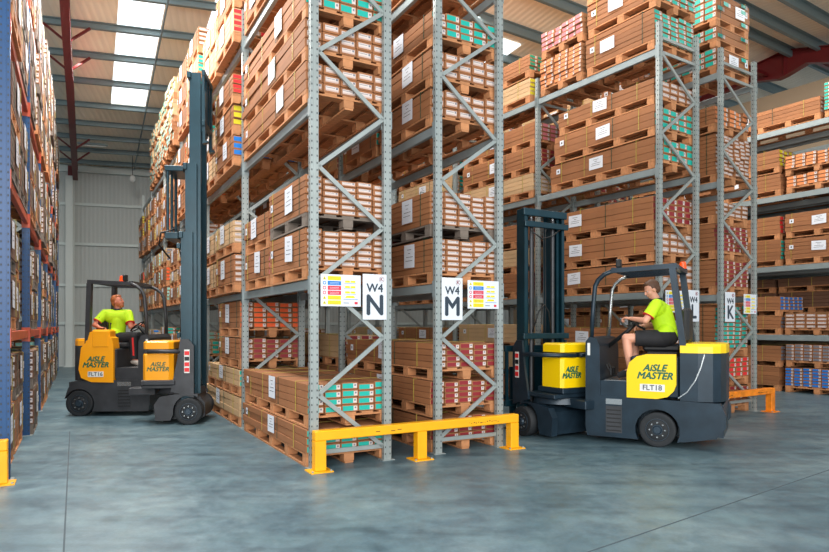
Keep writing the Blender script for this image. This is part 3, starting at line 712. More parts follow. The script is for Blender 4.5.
# blue rack on the left
F = (Q1, UL, VL, AL); xQ = DQ/2+.06
for b_ in range(0, 6):
    for li, z in enumerate((0,)+QLV):
        for hf in (0, 1):
            n_ = 2 if li not in (4,) else 2
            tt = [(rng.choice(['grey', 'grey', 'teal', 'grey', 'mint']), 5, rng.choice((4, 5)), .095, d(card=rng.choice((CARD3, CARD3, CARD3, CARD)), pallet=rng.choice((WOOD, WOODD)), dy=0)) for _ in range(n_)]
            zt = .0
            if li == 0: zt = .0
            stack(*F, DQ/2+(.06, .04, .07, .09, .09)[li]*(b_ > 0 or li > 1)-.01*(b_ == 0)+rng.uniform(-.03, .03), b_*BQ+.06+hf*1.33, z+zt, .98, rng.uniform(1.0, 1.24), tt, '%s, %s %s, %s' % (['floor', 'first shelf', 'second shelf', 'third shelf', 'top shelf'][li], 'near' if hf == 0 else 'far', BW[b_], SQ), b_ == 0 and li in (0, 1), side=1)

# ------------------------------------------------------------------ lettering
def text(parent, name, s, size, m_, T, bold=.0, shear=0, sx=1, ext=.001, align='CENTER'):
    cu = bpy.data.curves.new(name, 'FONT'); cu.body = s; cu.size = size; cu.extrude = ext; cu.shear = shear
    cu.align_x = align; cu.align_y = 'CENTER'; cu.resolution_u = 3; cu.space_line = .82
    tmp = bpy.data.objects.new('tmp', cu); C.objects.link(tmp); bpy.context.view_layer.update()
    me = bpy.data.meshes.new_from_object(tmp.evaluated_get(bpy.context.evaluated_depsgraph_get()))
    bpy.data.objects.remove(tmp)
    me.transform(Matrix.Diagonal((sx, 1, 1, 1)))
    if bold:
        import bmesh
        bm = bmesh.new(); bm.from_mesh(me); n0 = len(bm.verts); geo = list(bm.verts)+list(bm.edges)+list(bm.faces)
        for k_, (dx, dy) in enumerate(((bold, 0), (-bold, 0), (0, bold), (0, -bold))):
            r_ = bmesh.ops.duplicate(bm, geom=geo)
            bmesh.ops.translate(bm, verts=[g for g in r_['geom'] if isinstance(g, bmesh.types.BMVert)], vec=(dx, dy, .00012*(k_+1)))
        bm.to_mesh(me); bm.free(); me.materials.clear(); me.materials.append(m_)
    for p in me.polygons: p.material_index = 0
    o = link(name, me, parent); o.matrix_local = T
    return o
def TT(x, y, z, rz_=0): return Matrix.Translation((x, y, z)) @ Matrix.Rotation(rz_, 4, 'Z') @ Matrix.Rotation(PI/2, 4, 'X')
# ------------------------------------------------------------------ signs
def aisle_sign(P, ang, letter, label, top='W4', w_=.29, h=.5, z=1.57):
    t = thing('aisle_sign', label, 'sign', (P.x, P.y, z), ang)
    q = MB(); q.cbox(-w_/2, w_/2, -.004, .004, 0, h, .0015, SIGNW); q.obj('panel', t)
    text(t, 'letter', letter, .31, SIGNK, TT(0, -.006, .15), .009, sx=.95)
    text(t, 'row_code', top, .13, SIGNK, TT(.0, -.006, h-.155), .003)
    text(t, 'logo', 'K', .05, LAB['maroon'], TT(w_*.28, -.006, h-.055), .001)
    q = MB()
    for k_ in range(16):
        a = 2*PI*k_/16; a2 = 2*PI*(k_+1)/16
        q.bar((w_*.28+.03*math.cos(a), -.006, h-.055+.03*math.sin(a)), (w_*.28+.03*math.cos(a2), -.006, h-.055+.03*math.sin(a2)), .002, .005, LAB['maroon'], up=(0, 1, 0))
    q.obj('logo_ring', t)
    return t
BLU = mat('notice_blue', s2l(20, 120, 200), .5); RDN = mat('notice_red', s2l(214, 50, 70), .5); YLN = mat('notice_yellow', s2l(244, 222, 20), .5)
def notice(P, ang, label, w_=.46, h=.34, z=1.71):
    t = thing('safety_notice', label, 'sign', (P.x, P.y, z), ang)
    q = MB(); q.cbox(-w_/2, w_/2, -.003, .003, 0, h, .001, SIGNW); q.obj('panel', t)
    q = MB(); n = 6; hh = (h-.03)/n
    for i, m_ in enumerate((YLN, BLU, RDN, RDN, YLN, YLN)):
        z1 = h-.015-i*hh-.004; q.box(-w_*.33, w_*.0, -.0045, -.003, z1-hh+.008, z1, m_)
        for r_ in range(2): q.box(-w_*.28, -w_*.05, -.005, -.0045, z1-hh*.35-r_*hh*.28, z1-hh*.3-r_*hh*.28, INK if m_ is YLN else SIGNW)
        c_ = (-w_*.41, -.0045, z1-hh/2+.004)
        if i in (0, 4, 5):
            q.add([(c_[0]-.02, -.0045, c_[2]-.017), (c_[0]+.02, -.0045, c_[2]-.017), (c_[0], -.0045, c_[2]+.019)], [(0, 1, 2)], YLN)
            q.add([(c_[0]-.008, -.005, c_[2]-.01), (c_[0]+.008, -.005, c_[2]-.01), (c_[0], -.005, c_[2]+.007)], [(0, 1, 2)], INK)
        else: q.cyl((c_[0], -.003, c_[2]), (c_[0], -.0046, c_[2]), .019, .019, BLU if i == 1 else RDN, 14); q.cyl((c_[0], -.0046, c_[2]), (c_[0], -.005, c_[2]), .011, .011, SIGNW, 12)
    q.obj('warning_rows', t)
    q = MB()
    for i in range(3):
        z1 = h*.82-i*h*.17; q.box(w_*.1, w_*.22, -.0045, -.003, z1-.022, z1, YLN); q.box(w_*.24, w_*.36, -.0045, -.003, z1-.022, z1, YLN)
        q.box(w_*.08, w_*.38, -.0042, -.003, z1-.032, z1-.028, BLU)
    q.prism([(w_*.1, h*.27), (w_*.36, h*.27), (w_*.32, h*.34), (w_*.14, h*.34)], 'y', -.0045, -.003, YLN)
    q.box(w_*.06, w_*.42, -.0042, -.003, h*.22, h*.235, BLU)
    q.box(w_*.34, w_*.42, -.0045, -.003, h*.07, h*.15, RDN); q.box(w_*.06, w_*.2, -.0045, -.003, h*.1, h*.12, INK)
    q.obj('load_table', t)
    return t
fr = -.052
aisle_sign(N0+U1*(DN-.17)+V1*fr, A1, 'N', 'white hanging sign reading W4 N on the galvanised rack end')
notice(N0+U1*.29+V1*fr, A1, 'coloured safety notice left of the W4 N sign')
aisle_sign(M0+U1*.17+V1*fr, A1, 'M', 'white sign reading W4 M on the middle rack end')
notice(M0+U1*(DM-.27)+V1*fr, A1, 'coloured safety notice right of the W4 M sign')
aisle_sign(K0+U2*.19+V2*fr, A2, 'K', 'white sign reading W4 K on the right rack end')
notice(K0+U2*(DK-.22)+V2*fr, A2, 'coloured safety notice beside the K sign', w_=.4)
aisle_sign(L0+U2*(DL-.15)+V2*fr, A2, 'L', 'white aisle sign half hidden behind the right forklift guard')
notice(L0+U2*.33+V2*fr, A2, 'coloured safety notice partly hidden behind the right driver', w_=.5)

# ------------------------------------------------------------------ barriers
def barrier(P, ang, L, posts, m_, label, h=.42, th=.11):
    t = thing('rack_end_barrier', label, 'barrier', (P.x, P.y, 0), ang)
    q = MB(); q.cbox(0, L, -th/2, th/2, h-.1, h, .008, m_)
    q.obj('rail', t)
    q = MB()
    for (x, z) in ((.26, -.055), (.33, -.06), (.36, -.052)): q.box(L*x, L*x+.05, -th/2-.0015, -th/2, h+z-.004, h+z+.004, SCUFF)
    for i in range(14):
        x = L*(.72+.012*i); z = h-.055+rng.uniform(-.008, .008); q.box(x, x+rng.uniform(.008, .03), -th/2-.0015, -th/2, z-.004, z+rng.uniform(0, .006), SCUFF)
    q.obj('scuff_mark', t)
    for x in posts:
        q = MB(); q.cbox(x, x+.12, -th/2+.001, th/2-.001, .012, h-.101, .006, m_); p = q.obj('post', t)
        q = MB(); q.box(x-.06, x+.18, -th/2-.05, th/2+.05, 0, .0115, m_)
        for bx in (x-.04, x+.16):
            q.cyl((bx, -th/2-.03, .0115), (bx, -th/2-.03, .026), .012, .012, GALV, 6)
        q.obj('base_plate', p)
    return t
barrier(N0-U1*.06-V1*.17, A1, 2.62, (0, 1.2, 2.5), YEL, 'long yellow steel barrier guarding the N and M rack ends')
barrier(K0-U2*.9-V2*.2, A2, 2.15, (0, 2.03), ORB, 'scuffed orange barrier guarding the K rack end')
barrier(Q1-UL*.6-VL*.17+UL*.0, AL, 1.64, (0, 1.52), YEL, 'yellow barrier at the end of the blue rack')

# ------------------------------------------------------------------ forklifts
def wheel(parent, x, y, r, wd, side):
    q = MB(); n = 28
    # side: +1 outer face towards +y
    prof = [(.0, .30), (.0, .62), (.012, .64), (.012, .72), (0, .78), (0, .93), (.02, 1.0), (.5, 1.0), (.98, 1.0), (1, .93), (1, .0)]
    vs = []; 
    for (a, rad) in prof:
        for k_ in range(n):
            an = 2*PI*k_/n; vs.append((x+math.cos(an)*rad*r, y+side*wd*(.5-a), r+math.sin(an)*rad*r))
    fs = []
    for i in range(len(prof)-1):
        for k_ in range(n):
            f = (i*n+k_, i*n+(k_+1) % n, (i+1)*n+(k_+1) % n, (i+1)*n+k_); fs.append(f if side > 0 else f[::-1])
    q.add(vs, fs, TYR, True); o = q.obj('wheel', parent)
    q = MB()
    yo = y+side*(wd*.5+.002)
    q.cyl((x, y+side*wd*.3, r), (x, yo-side*.006, r), r*.6, r*.58, HUB, 24)
    q.cyl((x, yo-side*.006, r), (x, yo+side*.02, r), r*.26, r*.2, HUB, 16)
    for k_ in range(8):
        an = 2*PI*k_/8; q.cyl((x+math.cos(an)*r*.42, yo-side*.006, r+math.sin(an)*r*.42), (x+math.cos(an)*r*.42, yo+side*.006, r+math.sin(an)*r*.42), r*.055, r*.05, CHROME, 6)
    for k_ in range(24):
        an = 2*PI*k_/24; a3 = 2*PI*(k_+1)/24
        q.bar((x+math.cos(an)*r*.63, yo, r+math.sin(an)*r*.63), (x+math.cos(a3)*r*.63, yo, r+math.sin(a3)*r*.63), .006, .01, HUB, up=(0, 1, 0))
    q.obj('rim', o)
def arc(cx, cz, r, a0, a1, n): return [(cx+r*math.cos(R(a0+(a1-a0)*i/n)), cz+r*math.sin(R(a0+(a1-a0)*i/n))) for i in range(n+1)]
def forklift(label, rear, rear_ang, wx, tailx, front, front_ang, masts, dark, yellow, plate, style, steer, mx, bxr, bxf, Wf, bo_=0):
    """body frame: origin on the floor under the driver, x forward, y left; front module frame: origin under its axle."""
    t = thing('articulated_forklift', label, 'forklift', (*rear, 0), rear_ang)
    sd = 1 if style == 'right' else -1       # side of the truck facing the camera (+1 = left side)
    W = .56; XF = .86 if style == 'right' else .7; FZ = .8
    lp = [(XF, .08), (XF+.02, .2), (XF+.02, .6), (.3, .6), (tailx+.06, .58), (tailx, .45)]+([(tailx-.0, .3), (tailx+.1, .16), (wx-.3, .09), (wx-.27, .09)] if style == 'right' else [])
    lp += arc(wx, .21, .262 if style == 'right' else .245, 210 if style == 'right' else 160, -30, 12)+[(wx+.3, .08)]
    for s_ in (-1, 1):
        q = MB(); q.prism(lp, 'y', s_*W, s_*(W-.12), dark); q.obj('side_skirt', t)
    q = MB(); q.box(wx+.3, XF, -W+.13, W-.13, .08, .59, dark); q.obj('chassis', t)
    q = MB(); q.box(wx-.27, wx+.27, -W+.24, W-.24, .12, .55, dark); q.obj('rear_axle', t)
    q = MB(); q.box(tailx+.03, max(wx-.3, tailx+.1), -W+.13, W-.13, .16, .56, dark); q.obj('tow_beam', t)
    q = MB()
    x0, x1 = (.42, .62) if style == 'right' else (.2, .42)
    q.box(x0, x1, min(sd*W, sd*(W+.004)), max(sd*W, sd*(W+.004)), .5, .57, CHROME)
    for k_ in range(6): q.box(x0+.01, x1-.01, min(sd*W, sd*(W+.007)), max(sd*W, sd*(W+.007)), .16+k_*.052, .175+k_*.052, BLK)
    q.box(x0, x1, min(sd*W, sd*(W+.003)), max(sd*W, sd*(W+.003)), .14, .48, CHAR)
    q.obj('step_plate', t)
    T0 = tailx
    hx = -.26
    pts = [(hx, W-.01), (T0+.3, W-.01), (T0+.14, W-.05), (T0+.06, W-.13), (T0+.01, W-.27), (T0, 0), (T0+.01, -W+.27), (T0+.06, -W+.13), (T0+.14, -W+.05), (T0+.3, -W+.01), (hx, -W+.01)]
    q = MB(); q.prism(pts[::-1], 'z', .59, 1.17, dark); q.obj('counterweight', t)
    q = MB(); zs = [(1.172, 0), (1.25, .006), (1.285, .03)]
    n_ = len(pts); vs = []
    for z, i_ in zs:
        for x, y in pts: vs.append((x*(1-i_*.3)+(.0), y*(1-i_), z))
    q.add(vs, [tuple(range(n_-1, -1, -1)) if False else tuple(range(n_))]+[tuple(reversed(range(2*n_, 3*n_)))]+[(r_*n_+k_, r_*n_+n_+k_, r_*n_+n_+(k_+1) % n_, r_*n_+(k_+1) % n_) for r_ in (0, 1) for k_ in range(n_)], yellow)
    q.obj('hood', t)
    q = MB(); q.cbox(-.25, .33 if style == 'right' else .16, -W+.05, W-.05, .61, 1.12, .02, dark); q.obj('seat_box', t)
    if style == 'right':
        pan = [(.36, .6), (.36, .92), (.33, 1.04), (.24, 1.12), (.12, 1.15), (-.22, 1.155), (-.22, .78), (-.19, .7), (-.12, .63), (0, .6)]
        pw = .045
    else:
        pan = [(.14, .56), (.14, 1.14), (.12, 1.3), (-.1, 1.42), (-.24, 1.4), (-.28, 1.25), (-.38, 1.14), (-.42, .78), (-.38, .64), (-.22, .57)]
        pw = .24
    q = MB(); pn = pan[::-1] if sd > 0 else pan
    q.prism(pan, 'y', sd*(W+.012), sd*(W-pw), yellow); fp = q.obj('flank_panel', t)
    if style != 'right':
        q = MB(); q.cbox(-.22, .08, -W-.02, -W+.26, 1.13, 1.44, .03, yellow); ac = q.obj('arm_console', t)
        q = MB()
        for k_ in range(3): q.cyl((-.06+k_*.05, -W+.1, 1.435), (-.05+k_*.05, -W+.1, 1.53), .008, .008, BLK, 6); q.ell((-.05+k_*.05, -W+.1, 1.54), .016, .016, .018, BLK, 8, 5)
        q.obj('control_levers', ac)
    ty = sd*(W+.0125); ra = PI if sd > 0 else 0
    lx, lz = (.03, .93) if style == 'right' else (-.15, .9)
    text(fp, 'lettering', 'AiSLE\nMASTER', .118, TGREEN, TT(lx, ty, lz, ra), .005, .3, .98)
    px0, px1 = (-.09, .2) if style == 'right' else (-.27, -.02)
    zc = .735 if style == 'right' else .7
    q = MB(); q.box(px0, px1, min(ty, ty+sd*.004), max(ty, ty+sd*.004), zc-.045, zc+.045, PLATE); pl_ = q.obj('number_plate', t)
    text(pl_, 'plate_number', plate, .09, INK, TT((px0+px1)/2, ty+sd*.0055, zc, ra), .001)
    if style == 'right':
        q = MB(); a = [(-.24, .62), (-.34, .7), (-.43, .84), (-.49, 1.0), (-.53, 1.16)]
        def yy_(x): return sd*(W-.006) if x > T0+.3 else sd*(W-.006-.04*(T0+.3-x)/.16)
        for p, r_ in zip(a, a[1:]): q.bar((p[0], yy_(p[0]), p[1]), (r_[0], yy_(r_[0]), r_[1]), .012, .012, CHROME)
        q.obj('pinstripe', t)
    q = MB(); q.box(.17, XF-.1, -W+.02, W-.02, .6, FZ, dark); cf = q.obj('cab_floor', t)
    q = MB(); q.box(.34, XF-.21, -W+.04, W-.04, FZ, FZ+.004, CHROME); q.obj('tread_plate', cf)
    q = MB(); q.prism([(XF-.17, .6), (XF+.02, .6), (XF+.02, 1.3), (XF-.03, 1.36), (XF-.12, 1.34), (XF-.16, 1.24)], 'y', -W, W, dark); db = q.obj('dashboard', t)
    q = MB(); q.box(XF-.04, XF-.005, min(sd*W, sd*(W+.004)), max(sd*W, sd*(W+.004)), 1.12, 1.28, PLATE); q.obj('data_plate', db)
    for k_, yy in enumerate((.12, .26)):
        q = MB(); q.cbox(XF-.26, XF-.23, sd*yy-.045, sd*yy+.045, FZ+.05, FZ+.15, .005, BLK); q.bar((XF-.23, sd*yy, FZ+.1), (XF-.18, sd*yy, FZ+.2), .02, .02, BLK); q.obj('pedal', t)
    zt = 2.24
    for s_ in (-1, 1):
        y = s_*(W-.06)
        q = MB(); q.bar((-.3, y, 1.18), (-.17 if style == 'right' else -.27, y, zt-.03), .075, .085, dark, up=(0, 1, 0)); q.obj('rear_pillar', t)
        q = MB(); X_ = XF-.86; q.tube([(.82+X_, y, 1.3), (.8+X_, y, 1.7), (.77+X_, y, 2.02), (.73+X_, y, 2.1), (.65+X_, y, 2.17), (.53+X_, y, zt-.025)], .03 if style == 'left' or s_ > 0 else .024, dark if style == 'left' or s_ > 0 else CHROME, 8); q.obj('front_pillar', t)
        q = MB(); q.bar((.56+X_, y, zt-.03), (-.22-(0 if style == 'right' else .08), y, zt), .07, .06, dark); q.obj('roof_rail', t)
    for xx in (-.2, .54+X_):
        q = MB(); q.bar((xx, -W+.095, zt-.01), (xx, W-.095, zt-.01), .07, .05, dark); q.obj('roof_crossbar', t)
    for k_ in range(6):
        q = MB(); y = -.36+k_*.144; q.bar((-.16, y, zt-.01), (.5+X_, y, zt-.03), .02, .04, dark); q.obj('roof_bar', t)
    by = -.42 if style == 'right' else -.1; bxx = -.18 if style == 'right' else .1
    q = MB(); q.cyl((bxx, by, zt+.02), (bxx, by, zt+.035), .055, .055, BLK, 14); q.cyl((bxx, by, zt+.035), (bxx, by, zt+.12), .05, .04, BEACON, 14); q.ell((bxx, by, zt+.12), .04, .04, .014, BEACON, 12, 6)
    q.obj('beacon', t)
    q = MB(); wlx = .5 if style == 'right' else .25; q.cbox(wlx-.03, wlx+.03, sd*.36-.05, sd*.36+.05, zt+.02, zt+.13, .01, BLK); q.cyl((wlx, sd*.36, zt-.02), (wlx, sd*.36, zt+.03), .012, .012, BLK, 8); q.obj('work_light', t)
    sx, sz = (-.03, 1.27) if style == 'right' else (-.0, 1.22)
    q = MB(); q.cbox(sx-.2, sx+.26, -.23, .23, sz-.1, sz, .03, SEATM); q.box(sx-.15, sx+.2, -.18, .18, 1.12, sz-.1, BLK); st = q.obj('seat', t)
    q = MB(); q.cbox(sx-.3, sx-.2, -.22, .22, sz+.02, sz+.46, .035, SEATM); q.obj('seat_backrest', st)
    wxs, wzs = steer
    q = MB(); q.tube([(XF-.12, 0, 1.2), (wxs+.1, 0, wzs-.12), (wxs, 0, wzs-.01)], .028, BLK); q.obj('steering_column', t)
    q = MB(); Tm = Matrix.Translation((wxs, 0, wzs)) @ Matrix.Rotation(R(-38), 4, 'Y')
    ring = [Vector((.15*math.cos(2*PI*k_/20), .15*math.sin(2*PI*k_/20), 0)) for k_ in range(21)]
    q.tube([Tm @ p for p in ring], .014, BLK, 7)
    for k_ in range(3): q.bar(Tm @ Vector((0, 0, -.01)), Tm @ Vector((.15*math.cos(2.1*k_), .15*math.sin(2.1*k_), 0)), .02, .012, BLK)
    q.obj('steering_wheel', t)
    for s_ in (-1, 1): wheel(t, wx, s_*(W-.1), .215, .18, s_)
    # ---- front module
    Mi = Matrix.Rotation(-rear_ang, 4, 'Z') @ Matrix.Translation((-rear[0], -rear[1], 0)) @ Matrix.Translation((*front, 0)) @ Matrix.Rotation(front_ang, 4, 'Z')
    def fobj(nm, q_, par=None):
        o = q_.obj(nm, t if par is None else par)
        if par is None: o.matrix_local = Mi
        return o
    q = MB(); q.prism([(-.42, .06), (-.42, .36), (-.3, .44), (.1, .44), (.2, .3), (.2, .1), (.14, .06)], 'y', -Wf+.17, Wf-.17, dark)
    fobj('front_axle_frame', q)
    for s_ in (-1, 1):
        q = MB(); q.prism([(-.5, .06), (-.52, .3), (-.44, .42), (-.2, .46), (.12, .46), (.12, .41)]+arc(0, .2, .245, 60, 190, 8)+[(-.28, .06)], 'y', s_*(Wf-.02), s_*(Wf-.12), dark); fobj('fender', q)
    for s_ in (-1, 1):
        before = set(t.children)
        wheel(t, 0, s_*(Wf-.02), .2, .16, s_)
        for wo in set(t.children)-before: wo.matrix_local = Mi
    q = MB(); q.cyl((-.2, 0, .46), (-.2, 0, .54), .36, .34, dark, 28); fobj('turntable', q)
    q = MB(); q.cbox(bxr-.03, .06, -Wf+.05, Wf-.05, .545, .6, .01, dark); fobj('deck_plate', q)
    B = Wf if style == 'left' else .39
    bx = [(bxr, -B+.04), (bxr+.04, -B), (bxf-.06, -B), (bxf, -B+.06), (bxf, B-.06), (bxf-.06, B), (bxr+.04, B), (bxr, B-.04)]
    bx = [(x, y+bo_) for x, y in bx]
    def boxs(z0, z1, k1, k2):
        q_ = MB(); cx = (bxr+bxf)/2; vs_ = []
        for z_, kk in ((z0, k1), (z1-.02, k1), (z1, k2)): vs_ += [(cx+(x-cx)*kk, bo_+(y-bo_)*kk, z_) for x, y in bx]
        q_.add(vs_, [tuple(reversed(range(8))), tuple(range(16, 24))]+[(r_*8+k_, r_*8+(k_+1) % 8, r_*8+8+(k_+1) % 8, r_*8+8+k_) for r_ in (0, 1) for k_ in range(8)], yellow); return q_
    bo = fobj('power_pack_cover', boxs(.68, 1.08, 1, .96)); fobj('power_pack_lid', boxs(1.15, 1.27, .98, .9))
    q = MB(); q.cbox(bxr+.02, bxf-.02, -B+.03+bo_, B-.03+bo_, 1.082, 1.148, .01, dark); fobj('power_pack_band', q)
    q = MB(); q.cbox(bxr-.03, bxf+.03, -B-.01+bo_, B+.01+bo_, .603, .678, .01, dark); fobj('power_pack_base', q)
    if style == 'right':
        o = text(bo, 'lettering', 'AiSLE\nMASTER', .1, TGREEN, Matrix(), .005, .3, .92)
        o.matrix_local = Matrix.Translation((bxr-.002, -.0+.07, .88)) @ Matrix.Rotation(-PI/2, 4, 'Z') @ Matrix.Rotation(PI/2, 4, 'X')
    else:
        text(bo, 'lettering', 'AiSLE\nMASTER', .09, TGREEN, TT(bxr+.22, -B-.002, .88, 0), .0025, .25, 1.0)
    for s_ in (-1, 1):
        q = MB(); q.tube([(bxr-.05, s_*.04, 1.11), (bxr+.1, s_*(B+.02), 1.115), (mx-.05, s_*(B+.02), 1.115), (mx, s_*.36, 1.1)], .03, dark, 8); fobj('link_arm', q)
    q = MB(); q.cbox(bxr-.3, bxr+.1, -.12, .12, .42, .535, .01, dark); fobj('articulation_joint', q)
    z_outer, z_mid, z_in = masts
    MST = MAST
    for s_ in (-1, 1):
        y = s_*.37
        for nm, (z0, z1, off, xo) in zip(('outer_channel', 'middle_channel', 'inner_channel'), ((.3, z_outer, .0, 0), (.4, z_mid, .056, .05), (.45, z_in, .112, .1))):
            q = MB(); yy = y-s_*off; ya, yb = sorted((0, s_*-.045))
            ws = .012
            pr = [(mx+xo, yy), (mx+xo+.17, yy), (mx+xo+.17, yy-s_*.045), (mx+xo+.156, yy-s_*.045), (mx+xo+.156, yy-s_*ws), (mx+xo+.014, yy-s_*ws), (mx+xo+.014, yy-s_*.045), (mx+xo, yy-s_*.045)]
            q.prism(pr if s_ < 0 else pr[::-1], 'z', z0, z1, MST); fobj(nm, q)
    for z, xo, hw in ((z_outer, 0, .4), (z_mid, .05, .345), (z_in, .1, .3)):
        if z == z_outer or z > z_outer+.1:
            q = MB(); q.cbox(mx+xo-.03, mx+xo+.03, -hw, hw, z-.1, z, .006, MST); fobj('mast_crosshead', q)
    q = MB(); q.cbox(mx-.06, mx-.005, -.4, .4, z_outer-.26, z_outer-.18, .006, MST); fobj('mast_crossbar', q)
    q = MB(); q.cbox(mx-.05, mx-.002, -.42, .42, 1.32, 1.4, .006, MST); fobj('mast_crossbar', q)
    q = MB(); q.cbox(mx-.05, mx+.2, -.42, .42, .2, .3, .006, dark); fobj('mast_foot', q)
    if z_mid > z_outer+.5:
        q = MB(); q.cbox(mx-.26, mx+.02, -.3, .3, z_mid-.12, z_mid-.04, .006, MST); fobj('stage_bracket', q)
        q = MB(); q.cbox(mx-.26, mx-.06, -.3, .3, z_outer-.1, z_outer-.0, .006, MST); fobj('stage_bracket', q)
        for y in (-.26, .0, .26):
            q = MB(); q.cyl((mx-.22, y, z_outer), (mx-.22, y, z_mid-.12), .022, .022, MST, 10); fobj('stage_cylinder', q)
        q = MB(); q.tube([(mx-.1, -.3, z_outer+.05), (mx-.3, -.34, z_outer-.02), (mx-.34, -.3, z_outer-.2), (mx-.2, -.2, z_outer-.4)], .014, CABLE, 6); fobj('hose', q)
    for y in (-.2, .2):
        q = MB(); q.cyl((mx+.06, y, .3), (mx+.06, y, z_outer-.12), .028, .028, CHAR, 10); q.cyl((mx+.06, y, z_outer-.12), (mx+.06, y, max(z_outer+.02, z_mid-.1)), .016, .016, CHROME, 8); fobj('lift_cylinder', q)
    for y in (-.12, -.08, .1):
        q = MB(); q.tube([(mx+.12, y, .5), (mx+.12, y, z_in-.12)], .009, CABLE, 5); fobj('lift_chain', q)
    q = MB(); q.tube([(mx-.06, .28, 1.42), (mx-.1, .2, 1.7), (mx-.1, .1, 1.8), (mx-.08, 0, 1.7), (mx-.08, -.05, 1.4)], .01, CABLE, 6); fobj('hose', q)
    q = MB(); q.tube([(mx-.03, .3, z_outer-.3), (mx-.06, .1, z_outer-.42), (mx-.06, -.1, z_outer-.36), (mx-.04, -.3, z_outer-.22)], .01, CABLE, 6); fobj('hose', q)
    for s_ in (-1, 1):
        q = MB(); q.prism([(mx-.14, .5), (mx+.2, .4), (mx+.2, 1.2), (mx+.12, 1.3), (mx, 1.3), (mx-.04, 1.0)], 'y', s_*.385, s_*.42, dark)
        sp = fobj('mast_side_plate', q)
        if s_ == sd:
            q = MB(); yy = sd*.422
            q.box(mx+.06, mx+.14, min(yy, yy+sd*.003), max(yy, yy+sd*.003), .78, 1.14, PLATE)
            for k_ in range(4): q.box(mx+.065, mx+.135, min(yy+sd*.003, yy+sd*.005), max(yy+sd*.003, yy+sd*.005), .8+k_*.085, .86+k_*.085, LAB['red'] if k_ in (0, 1, 3) else BLK)
            q.obj('warning_sticker', sp)
    cz = .25 if z_in < 4 else z_in-.95
    hwc = .46 if z_in < 4 else .34
    q = MB()
    for z in (cz+.1, cz+.88): q.cbox(mx+.3, mx+.35, -hwc, hwc, z, z+.09, .006, MST)
    for y in (-hwc+.03, -.1, .1, hwc-.03): q.box(mx+.301, mx+.34, y-.02, y+.02, cz+.19, cz+.88, MST)
    q.box(mx+.27, mx+.3, -.2, .2, cz+.05, cz+.9, MST)
    fobj('fork_carriage', q)
    fl = .62 if z_in < 4 else .04
    if z_in > 4: mx -= .05
    for y in (-.27, .27):
        q = MB(); q.prism([(mx+.36, cz+.66), (mx+.36, cz-.17), (mx+.4+fl, cz-.145), (mx+.4+fl, cz-.125), (mx+.4, cz-.12), (mx+.4, cz+.66)], 'y', y-.05, y+.05, MST); fobj('fork', q)
    return t
def placed(px_, py_, ang, wx, lat):
    h_ = Vector((math.cos(ang), math.sin(ang))); l_ = Vector((-h_.y, h_.x)); p = Vector((px_, py_))-h_*wx-l_*lat
    return (p.x, p.y)
hr = R(60)+PI/2
pR = placed(3.04, 7.72, hr, 0, .47)
T_R = forklift('yellow and dark forklift turning on the right, its driver in shorts', pR, hr, 0, -.76, (1.90, 8.70), R(30)+PI/2, (3.14, 3.13, 3.12), NAVY, TYEL, 'FLT18', 'right', (.36, 1.55), .1, -.5, -.06, .45, -.15)
hl = R(4)
pL = placed(-5.57, 10.35, hl, -.42, -.47)
T_L = forklift('dusty amber forklift in the left aisle with its mast raised high', pL, hl, -.42, -.6, (-3.5, 9.89), R(8), (2.95, 4.02, 5.45), CHAR, TYEL2, 'FLT16', 'left', (.34, 1.5), -.14, -.68, -.24, .45)

# ------------------------------------------------------------------ people
def frustum(q, p, r0, r1, s0, s1, m_, flat=None):
    pass
def blob(caps, ells, vox, m_, name, parent, smooth=3, boxes=()):
    """union of tapered capsules (p, q, r0, r1) and ellipsoids, fused into one continuous skin"""
    q = MB()
    for p, r_, a, bq in caps:
        p = Vector(p); r_ = Vector(r_); dd = (r_-p); n = max(2, int(dd.length/.03)) if False else 1
        q.cyl(p, r_, a, bq, m_, 18); q.ell(p, a, a, a, m_, 18, 12); q.ell(r_, bq, bq, bq, m_, 18, 12)
    for c_, rr_, M in ells:
        T = Matrix.Translation(c_) @ (M if M is not None else Matrix())
        q.ell((0, 0, 0), *rr_, m_, 20, 14, T)
    for p, r_, a, bq in boxes: q.cyl(p, r_, a, bq, m_, 20)
    me = q.mesh(name+'_raw'); o = link(name, me, None)
    r_ = o.modifiers.new('r', 'REMESH'); r_.mode = 'VOXEL'; r_.voxel_size = vox; r_.use_smooth_shade = True
    s_ = o.modifiers.new('s', 'SMOOTH'); s_.iterations = smooth; s_.factor = .5
    bpy.context.view_layer.update()
    me2 = bpy.data.meshes.new_from_object(o.evaluated_get(bpy.context.evaluated_depsgraph_get()))
    bpy.data.objects.remove(o); me2.materials.clear(); me2.materials.append(m_)
    for p in me2.polygons: p.use_smooth = True
    me2.name = name
    return link(name, me2, parent)
